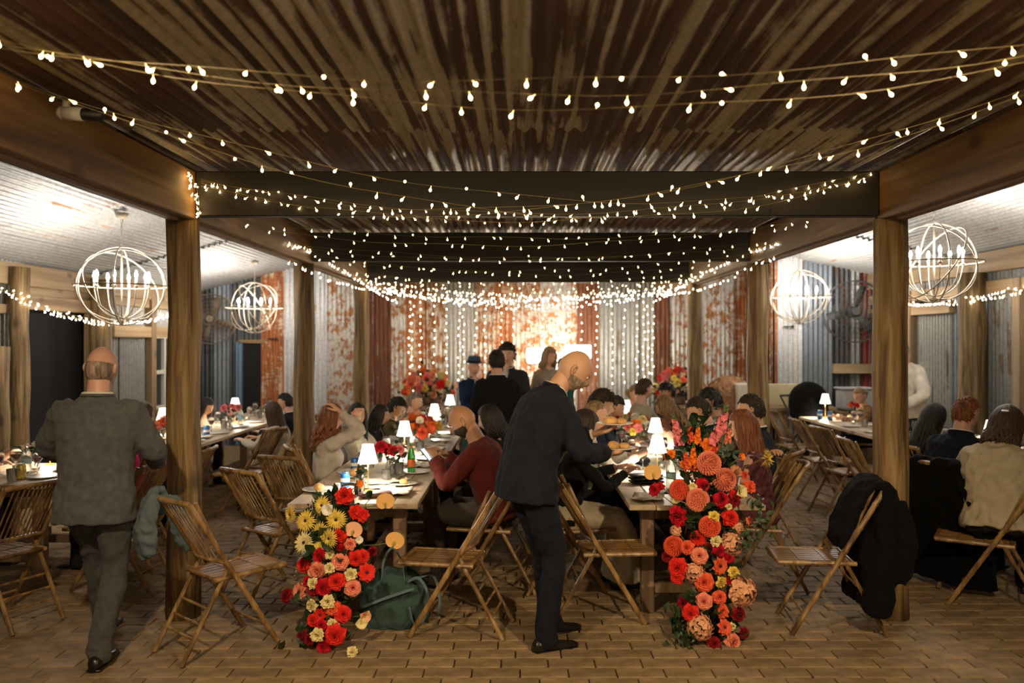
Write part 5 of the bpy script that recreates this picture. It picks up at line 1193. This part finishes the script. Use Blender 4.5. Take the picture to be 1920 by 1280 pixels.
# ---------------------------------------------------------------- tableware
TZ = .752
def TP(x, y): return P(x, y, (H-TZ)*F/(y-CY))
shade_m = mat('lit_fluted_shade', (.9, .86, .78), .6, emit=(1, .88, .70), estr=SHADE_E); brass = mat('brass', (.62, .42, .15), .3, .9)
def make_tlamp(label):
    t = thing('table_lamp', label, 'lamp')
    MB().lathe([(.045, 0), (.045, .008), (.012, .014)], 20).build('base', brass, t, 40)
    MB().tube([(0, 0, .01), (0, 0, .25)], .005, 8).build('pole', brass, t, True)
    q = MB(); q.lathe([(.070, .20), (.056, .25), (.041, .315), (.039, .330)], 56, 0, cap=False, flute=.035, nfl=14); s_ = q.build('shade', shade_m, t, True); s_.modifiers.new('s', 'SOLIDIFY').thickness = .002
    MB().ball((0, 0, .262), (.016, .016, .02), 10, 6).build('bulb', mat('lit_small_bulb', (1, 1, 1), .5, emit=(1, .9, .75), estr=60), t, True)
    return t
TL = make_tlamp('x'); tl_used = [0]
def tlamp(p, label, w_=TLAMP_W):
    p = Vector(p); p.z = TZ
    if not tl_used[0]: tl_used[0] = 1; TL.location = p; TL['label'] = label; o = TL
    else: o = dup(TL, p, 0, label)
    lamp('table_lamp_light', (p.x, p.y, p.z+.225), w_, (1, .88, .70), .03)
tlamp(TP(690, 921), 'white fluted table lamp nearest on the left table, beside the blue can')
tlamp((-1.04, 7.3, 0), 'white fluted lamp on the left table behind the red roses')
tlamp((-.98, 9.3, 0), 'fluted lamp midway along the left table')
tlamp((-.94, 10.9, 0), 'fluted lamp near the far end of the left table')
tlamp((1.27, 7.6, 0), 'fluted lamp on the right table behind the snapdragons')
tlamp((1.30, 9.9, 0), 'fluted lamp further up the right table')
tlamp((1.05, 6.2, 0), 'fluted lamp on the right table hidden behind the flower column')
tlamp((-3.62, 10.3, 0), 'fluted lamp on the long left bay table')
tlamp((-3.85, 8.75, 0), 'fluted lamp on the near half of the left bay table, behind the post')
tlamp((4.18, 11.1, 0), 'fluted lamp at the far end of the right bay table')
tlamp((4.3, 7.4, 0), 'fluted lamp between the ginger haired man and the cream jacket')
tlamp((-4.0, 6.9, 0), 'fluted lamp on the table hidden behind the grey suited man')
china = mat('white_china', (.72, .70, .66), .25); glass = mat('clear_glass', (.95, .97, .97), .03, trans=.95); wine = mat('red_wine', (.12, .005, .012), .1)
napk = cloth_mat('cream_napkin', (.62, .58, .50)); bread_m = mat('golden_bread', (.58, .33, .12), .7, bump=.4, var=.3, vscale=20)
can_b = mat('blue_can', (.03, .14, .42), .3, .4); alu = mat('aluminium', (.6, .6, .6), .25, .9); grn = mat('green_glass', (.08, .42, .10), .08, trans=.6); orl = mat('orange_label', (.75, .16, .04), .5)
phone_m = mat('phone_screen', (.1, .3, .4), .2, emit=(.3, .7, 1), estr=1.4)
PROTO = {}
def proto(kind):
    t = bpy.data.objects.new(kind, None); COL.objects.link(t)
    if kind == 'plate': MB().lathe([(.03, 0), (.07, .003), (.115, .014), (.117, .018), (.07, .007), (.001, .006)], 28, cap=False).build('dish', china, t, True)
    elif kind == 'wine_glass':
        MB().lathe([(.034, 0), (.032, .003), (.005, .008), (.0045, .08), (.02, .095), (.037, .125), (.038, .15), (.031, .19), (.0295, .19), (.0365, .15), (.0355, .127), (.018, .098), (.001, .094)], 18, cap=False).build('bowl', glass, t, True)
        MB().lathe([(.001, .098), (.017, .10), (.033, .126), (.0335, .138), (.001, .138)], 16).build('wine', wine, t, True)
    elif kind == 'tumbler': MB().lathe([(.03, 0), (.036, .1), (.034, .1), (.028, .006), (.001, .006)], 18, cap=False).build('body', glass, t, True)
    elif kind == 'tea_light':
        MB().lathe([(.025, 0), (.03, .06), (.028, .06), (.023, .006)], 14, cap=False).build('holder', glass, t, True)
        MB().lathe([(.021, .006), (.021, .025), (.001, .025)], 12).build('wax', china, t, True)
        MB().lathe([(.001, .026), (.005, .036), (.001, .052)], 8).build('flame', mat('candle_flame', (1, .8, .5), .5, emit=(1, .75, .4), estr=30), t, True)
    elif kind == 'drink_can':
        MB().lathe([(.026, 0), (.032, .008), (.033, .02), (.033, .1), (.027, .115)], 20).build('body', can_b, t, True)
        MB().lathe([(.027, .115), (.028, .12), (.025, .117), (.001, .116)], 20).build('can_lid', alu, t, True)
        MB().lathe([(.0333, .05), (.0333, .075)], 20, cap=False).build('band', china, t, True)
    elif kind == 'water_bottle':
        MB().lathe([(.034, 0), (.036, .02), (.033, .07), (.036, .12), (.034, .15), (.014, .2), (.013, .22)], 18).build('body', mat('clear_plastic', (.8, .9, .95), .08, trans=.85), t, True)
        MB().lathe([(.0365, .08), (.0365, .12)], 18, cap=False).build('paper_label', mat('pale_blue_label', (.4, .6, .75), .5), t, True)
        MB().lathe([(.015, .218), (.015, .235), (.001, .236)], 14).build('cap', china, t, True)
    elif kind == 'napkin':
        q = MB(); vs = []; N = 12
        for i in range(N+1):
            for j in range(N+1):
                x, y = (i/N-.5)*.24, (j/N-.5)*.2; vs.append((x, y, .012+.016*noise.noise(Vector((x*22, y*22, 3)))+.012*abs(math.sin(x*30+y*20))))
        q.add(vs, [(i*(N+1)+j, (i+1)*(N+1)+j, (i+1)*(N+1)+j+1, i*(N+1)+j+1) for i in range(N) for j in range(N)]); o = q.build('cloth', napk, t, True); o.modifiers.new('s', 'SOLIDIFY').thickness = .004
    elif kind == 'bread_roll': MB().ball((0, 0, .022), (.045, .036, .026), 14, 8).build('crust', bread_m, t, True)
    return t
def put(kind, p, label, cat, group=None, z=TZ, rz=None, s=1):
    p = Vector(p); p.z = z; rz = rnd.random()*6 if rz is None else rz
    if kind not in PROTO:
        t = proto(kind); PROTO[kind] = t; t.location = p; t.rotation_euler.z = rz; tag(t, label, cat, group); t.scale = (s, s, s); return t
    t = dup(PROTO[kind], p, rz, label, None, s)
    if group: t['group'] = group
    elif 'group' in t: del t['group']
    return t
put('plate', TP(598, 920), 'white plate with a slice at the near left corner of the left table', 'plate')
put('plate', TP(628, 927), 'white plate overlapping its neighbour near the left table corner', 'plate')
put('bread_roll', TP(598, 920), 'piece of bread on the corner plate of the left table', 'bread', z=TZ+.006)
put('plate', TP(665, 893), 'white plate with pastry behind the blue can', 'plate')
put('bread_roll', TP(668, 893), 'pastry on the plate behind the blue can', 'bread', z=TZ+.006, s=1.3)
put('plate', TP(755, 908), 'white plate with cake near the green bottle', 'plate')
put('bread_roll', TP(757, 908), 'small cake on the plate near the green bottle', 'cake', z=TZ+.006, s=.8)
put('drink_can', TP(647, 915), 'blue drink can nearest on the left table', 'can')
put('drink_can', TP(665, 884), 'second blue can just behind, left of the lamp', 'can')
put('napkin', TP(740, 925), 'crumpled white napkin near the front of the left table', 'napkin', s=1.1)
put('napkin', TP(712, 905), 'rumpled cream napkin right of the nearest lamp', 'napkin', s=1.2)
put('tumbler', TP(680, 870), 'empty tumbler left of the red roses', 'glass'); put('tumbler', TP(724, 905), 'tumbler in front of the red roses', 'glass')
# black headphones, clutch, bottle
t = thing('headphones', 'black headphones with a pale cup lying on the left table', 'headphones', TP(652, 928)); t.location.z = TZ
MB().tube([(.08*math.cos(a), .06*math.sin(a), .03+.035*math.sin(a)) for a in [PI*k/14 for k in range(15)]], .011, 8).build('headband', black_m, t, True)
for s_ in (-1, 1): MB().tube([(s_*.08, -.01, .045), (s_*.055, -.01, .045)], [.042, .04], 18, flat=1).build('ear_cup', china if s_ < 0 else black_m, t, 40)
q = MB(); q.box((0, 0, .018), (.22, .11, .03), bev=.013); tag(q.build('clutch_purse', mat('brown_leather', (.13, .05, .04), .45), None, True, loc=(TP(705, 931).x, TP(705, 931).y, TZ), rot=(0, 0, .2)), 'dark brown leather purse on the near edge of the left table', 'purse')
t = thing('glass_bottle', 'green glass bottle with an orange label on the left table', 'bottle', TP(771, 886)); t.location.z = TZ
MB().lathe([(.03, 0), (.031, .01), (.031, .13), (.026, .16), (.012, .2), (.011, .235), (.013, .24)], 20).build('body', grn, t, True)
MB().lathe([(.0315, .05), (.0315, .11)], 20, cap=False).build('paper_label', orl, t, True); MB().lathe([(.0125, .2), (.0125, .215)], 14, cap=False).build('neck_label', orl, t, True)
# vase posies
def posy(loc, label, cols, n=6, r=.09, h=.22, kinds=('rose', 'carnation', 'rose', 'poppy'), vase=True, size=.075, seed=1):
    t = thing('flower_vase', label, 'flowers', (loc[0], loc[1], TZ)); r_ = random.Random(seed)
    MB().lathe([(.035, 0), (.04, .02), (.036, .08), (.022, .12), (.024, .14), (.022, .14), (.02, .12), (.034, .08), (.037, .02), (.001, .006)], 16, cap=False).build('vase', glass, t, True)
    pts = []
    for k in range(n):
        a = k*2.4+r_.random(); rr = r*math.sqrt((k+.5)/n); p = Vector((rr*math.cos(a), rr*math.sin(a), h+r_.uniform(-.05, .05)-rr*.3)); pts.append(p)
        flower(t, r_.choice(kinds), r_.choice(cols), p, (p.x*6, p.y*6-.5, .7), size*r_.uniform(.85, 1.25))
    q = MB()
    for p in pts: q.tube([(0, 0, .03), p*.45+Vector((0, 0, .06)), p-Vector((0, 0, .01))], .0025, 5)
    o = q.build('stems', stem_m, t, True); o['kind'] = 'stuff'
    leaves(t, [Vector((0, 0, h*.75))], 26, (r*.55, r*.55, .04), leaf_m, .05, seed=seed+3); return t
posy(TP(731, 893), 'posy of bright red roses in a glass carafe on the left table', ['crimson', 'pink', 'crimson', 'red'], 6, .085, .25, ('rose',), size=.10, seed=4)
posy(TP(674, 925), 'single orange poppy in a bud vase behind the headphones', ['orange'], 1, .01, .13, ('poppy',), size=.06, seed=2)
posy((-1.0, 8.0), 'loose posy of orange, red and white flowers midway along the left table', ['coral', 'orange', 'white', 'red', 'salmon', 'yellow'], 22, .22, .27, size=.11, seed=5)
posy((-1.15, 8.9), 'peach and orange posy further along the left table', ['peach', 'orange', 'salmon', 'pale'], 12, .15, .24, size=.10, seed=6)
posy((-.95, 10.1), 'pale posy far along the left table', ['white', 'blush', 'pink'], 10, .15, .22, size=.09, seed=7)
posy((1.12, 8.1), 'yellow, pink and white posy midway along the right table', ['yellow', 'white', 'pink', 'pale', 'orange', 'crimson'], 22, .22, .26, size=.10, seed=8)
posy((1.28, 9.1), 'white and coral posy further along the right table', ['white', 'salmon', 'pale'], 12, .18, .24, size=.09, seed=9)
posy((1.15, 10.6), 'pink posy at the far end of the right table', ['pink', 'salmon'], 8, .13, .22, size=.09, seed=10)
posy((-3.78, 8.6), 'coral roses in a vase beside the nearest left post', ['coral', 'salmon', 'orange'], 10, .11, .22, size=.10, seed=11)
posy((-3.42, 9.55), 'pink carnations in a vase on the left bay table', ['pink', 'blush', 'salmon'], 7, .10, .28, size=.09, seed=12)
posy((4.4, 10.7), 'red and coral bloom in a vase on the right bay table', ['coral', 'red'], 4, .06, .2, size=.09, seed=13)
posy((-3.95, 6.6), 'pale yellow bloom in a vase on the left edge table', ['pale', 'white'], 2, .03, .2, size=.08, seed=14)
# right table near end
put('water_bottle', TP(1258, 918), 'clear water bottle on the right table behind the flower column', 'bottle')
put('water_bottle', TP(1284, 880), 'second water bottle on the right table further back', 'bottle')
put('napkin', TP(1215, 935), 'white napkin at the near left corner of the right table', 'napkin')
put('tumbler', TP(1196, 868), 'tumbler beside the blond woman on the right table', 'glass')
q = MB()
for k in range(3): q.box((0, .012*k, .012+.022*k), (.24, .13, .016), bev=.006)
tag(q.build('phone_stack', black_m, None, True, loc=(TP(1212, 905).x, TP(1212, 905).y, TZ), rot=(0, 0, .25)), 'black cases stacked by the napkin on the right table', 'case')
bpy.data.objects['phone_stack'].name = 'black_case'
q = MB(); q.ball((0, 0, .04), (.09, .07, .045), 16, 8); q.box((0, -.08, .02), (.13, .1, .01), bev=.004); tag(link('cap_hat', bake(q, .008, 2, 0, .1, black_m, 'cap'), None, (TP(1200, 872).x, TP(1200, 872).y, TZ)), 'black cap lying on the right table near the blond woman', 'cap')
# plates carried by the bending man
Mw = Matrix.Translation(n_.location) @ Matrix.Rotation(n_.rotation_euler.z, 4, 'Z') @ Matrix.Scale(n_.scale[0], 4)
for e, lb in ((-1, 'upper'), (1, 'lower')):
    d_ = (wri[e]-elb[e]).normalized(); p = Mw @ (wri[e]+d_*.13+Vector((0, 0, .022)))
    put('plate', p, '%s white plate of food held by the bending man' % lb, 'plate', z=p.z, s=.95)
    put('bread_roll', p+Vector((-.03, -.02, 0)), 'bread bun on the %s carried plate' % lb, 'bread', z=p.z+.006, s=1.05)
    put('bread_roll', p+Vector((.04, .0, 0)), 'second bun at the right of the %s carried plate' % lb, 'bread', z=p.z+.006, s=.8)
q = MB(); q.box((0, 0, 0), (.075, .15, .008), bev=.003); pho = tag(q.build('smartphone', black_m, None, loc=P(802, 856, 5.95), rot=(R(50), 0, R(78))), 'phone held by the man in maroon', 'phone')
MB().box((0, 0, .0045), (.068, .14, .001)).build('screen', phone_m, pho)
# settings along the tables: runs of alike glasses, plates and tea lights
ORD = 'nearest second third fourth fifth sixth seventh eighth ninth tenth'.split()
def settings(x0, x1, y0, y1, where, seed):
    r_ = random.Random(seed); y = y0; k = 0; cnt = {}
    def lb(what, s_):
        side_ = ('left edge', 'right edge')[s_] if s_ < 2 else 'middle'; n = cnt.get((what, s_), 0); cnt[(what, s_)] = n+1
        return '%s %s along the %s of the %s' % (ORD[min(n, 9)], what, side_, where)
    while y < y1:
        for s_ in (0, 1):
            x = x0+.17 if s_ == 0 else x1-.17; inn = .13 if s_ == 0 else -.13
            put('plate', (x, y+r_.uniform(-.05, .05), 0), lb('white dinner plate', s_), 'plate', 'plates along the '+where)
            put('wine_glass', (x+inn, y+.17+r_.uniform(-.03, .03), 0), lb('wine glass', s_), 'glass', 'wine glasses along the '+where)
            if (k+s_) % 2: put('tumbler', (x+inn*.9, y-.16, 0), lb('water tumbler', s_), 'glass', 'tumblers along the '+where)
            if r_.random() < .45: put('napkin', (x+inn*.2, y+.3, 0), lb('loose napkin', s_), 'napkin', 'napkins along the '+where)
        put('tea_light', ((x0+x1)/2+r_.uniform(-.08, .08), y+.28, 0), lb('tea light', 2), 'candle', 'tea lights along the '+where)
        y += .68; k += 1
settings(-1.51, -.66, 6.5, 11.4, 'left centre table', 1); settings(.70, 1.58, 6.4, 11.5, 'right centre table', 2)
settings(-4.03, -3.26, 8.5, 12.2, 'left bay table', 3); settings(3.9, 4.58, 6.6, 10.6, 'right bay table', 4); settings(-4.4, -3.5, 6.2, 6.7, 'left edge table', 5)
put('drink_can', (-3.42, 8.35, 0), 'blue can at the near end of the left bay table', 'can'); put('drink_can', (-3.46, 8.95, 0), 'blue can further on the left bay table', 'can')
put('water_bottle', (-3.5, 10.15, 0), 'water bottle beside the lamp on the left bay table', 'bottle')
put('drink_can', (4.05, 10.95, 0), 'blue can by the pram on the right bay table', 'can'); put('drink_can', (4.13, 10.8, 0), 'second blue can by the pram', 'can')
for k in range(3): put('drink_can', (4.12+.1*k, 9.25+.06*k, 0), ['nearest', 'middle', 'farthest'][k]+' blue can of the trio before the woman in the patterned blouse', 'can', 'trio of cans on the right bay table')
put('wine_glass', TP(30, 889), 'glass of red wine on the table at the left edge of the picture', 'glass', s=1.15)
put('water_bottle', TP(50, 887), 'water bottle beside the red wine on the left edge table', 'bottle')
t = put('drink_can', TP(40, 898), 'yellow patterned can on the table at the left picture edge', 'can')
ym = mat('yellow_can', (.55, .46, .10), .35, .3, var=.6, vscale=60)
for c_ in t.children:
    if c_.name.startswith('body') or c_.name.startswith('band'): c_.data = c_.data.copy(); c_.data.materials[0] = ym
# pale gauze runner down the two centre tables
for (x, y0, y1, lb) in ((-1.08, 5.75, 11.4, 'cream gauze runner along the left centre table'), (1.14, 5.6, 11.6, 'cream gauze runner along the right centre table')):
    q = MB(); N = 90; n = 11
    vs = [(((j/(n-1))-.5)*.34*(1+.12*math.sin(i*.7)), (i/N)*(y1-y0), .004+.010*abs(noise.noise(Vector((j*.9, i*.55, x))))+.003*(j % 2)) for i in range(N+1) for j in range(n)]
    q.add(vs, [(i*n+j, i*n+j+1, (i+1)*n+j+1, (i+1)*n+j) for i in range(N) for j in range(n-1)])
    tag(q.build('table_runner', cloth_mat('cream_gauze', (.60, .55, .46)), None, True, loc=(x, y0, TZ)), lb, 'runner')
# beards
def beard(root, HT, col, s=1.03):
    h = head_template(); q = MB(); used = {}
    fs = []
    for f, m_ in zip(h.f, h.m):
        if m_ != 0 or max(f) >= 40*31: continue
        c = sum((h.v[i] for i in f), Vector())/len(f)
        if c.z < -.028-.35*max(0, .05-abs(c.x))*1 and c.y > -.01 and c.z > -.114 and not (c.z > -.05 and abs(c.x) < .03 and c.y > .09): fs.append(f)
    vs = []
    for f in fs:
        q.add([h.v[i]*s for i in f], [tuple(range(len(f)))])
    q2 = q.mesh('beard', hair_m(col), True); q2.transform(HT); link('beard', q2, root)
beard(n_, HTn, 'stubble', 1.012)
beard(mm_, HTm, 'dbrown', 1.02)
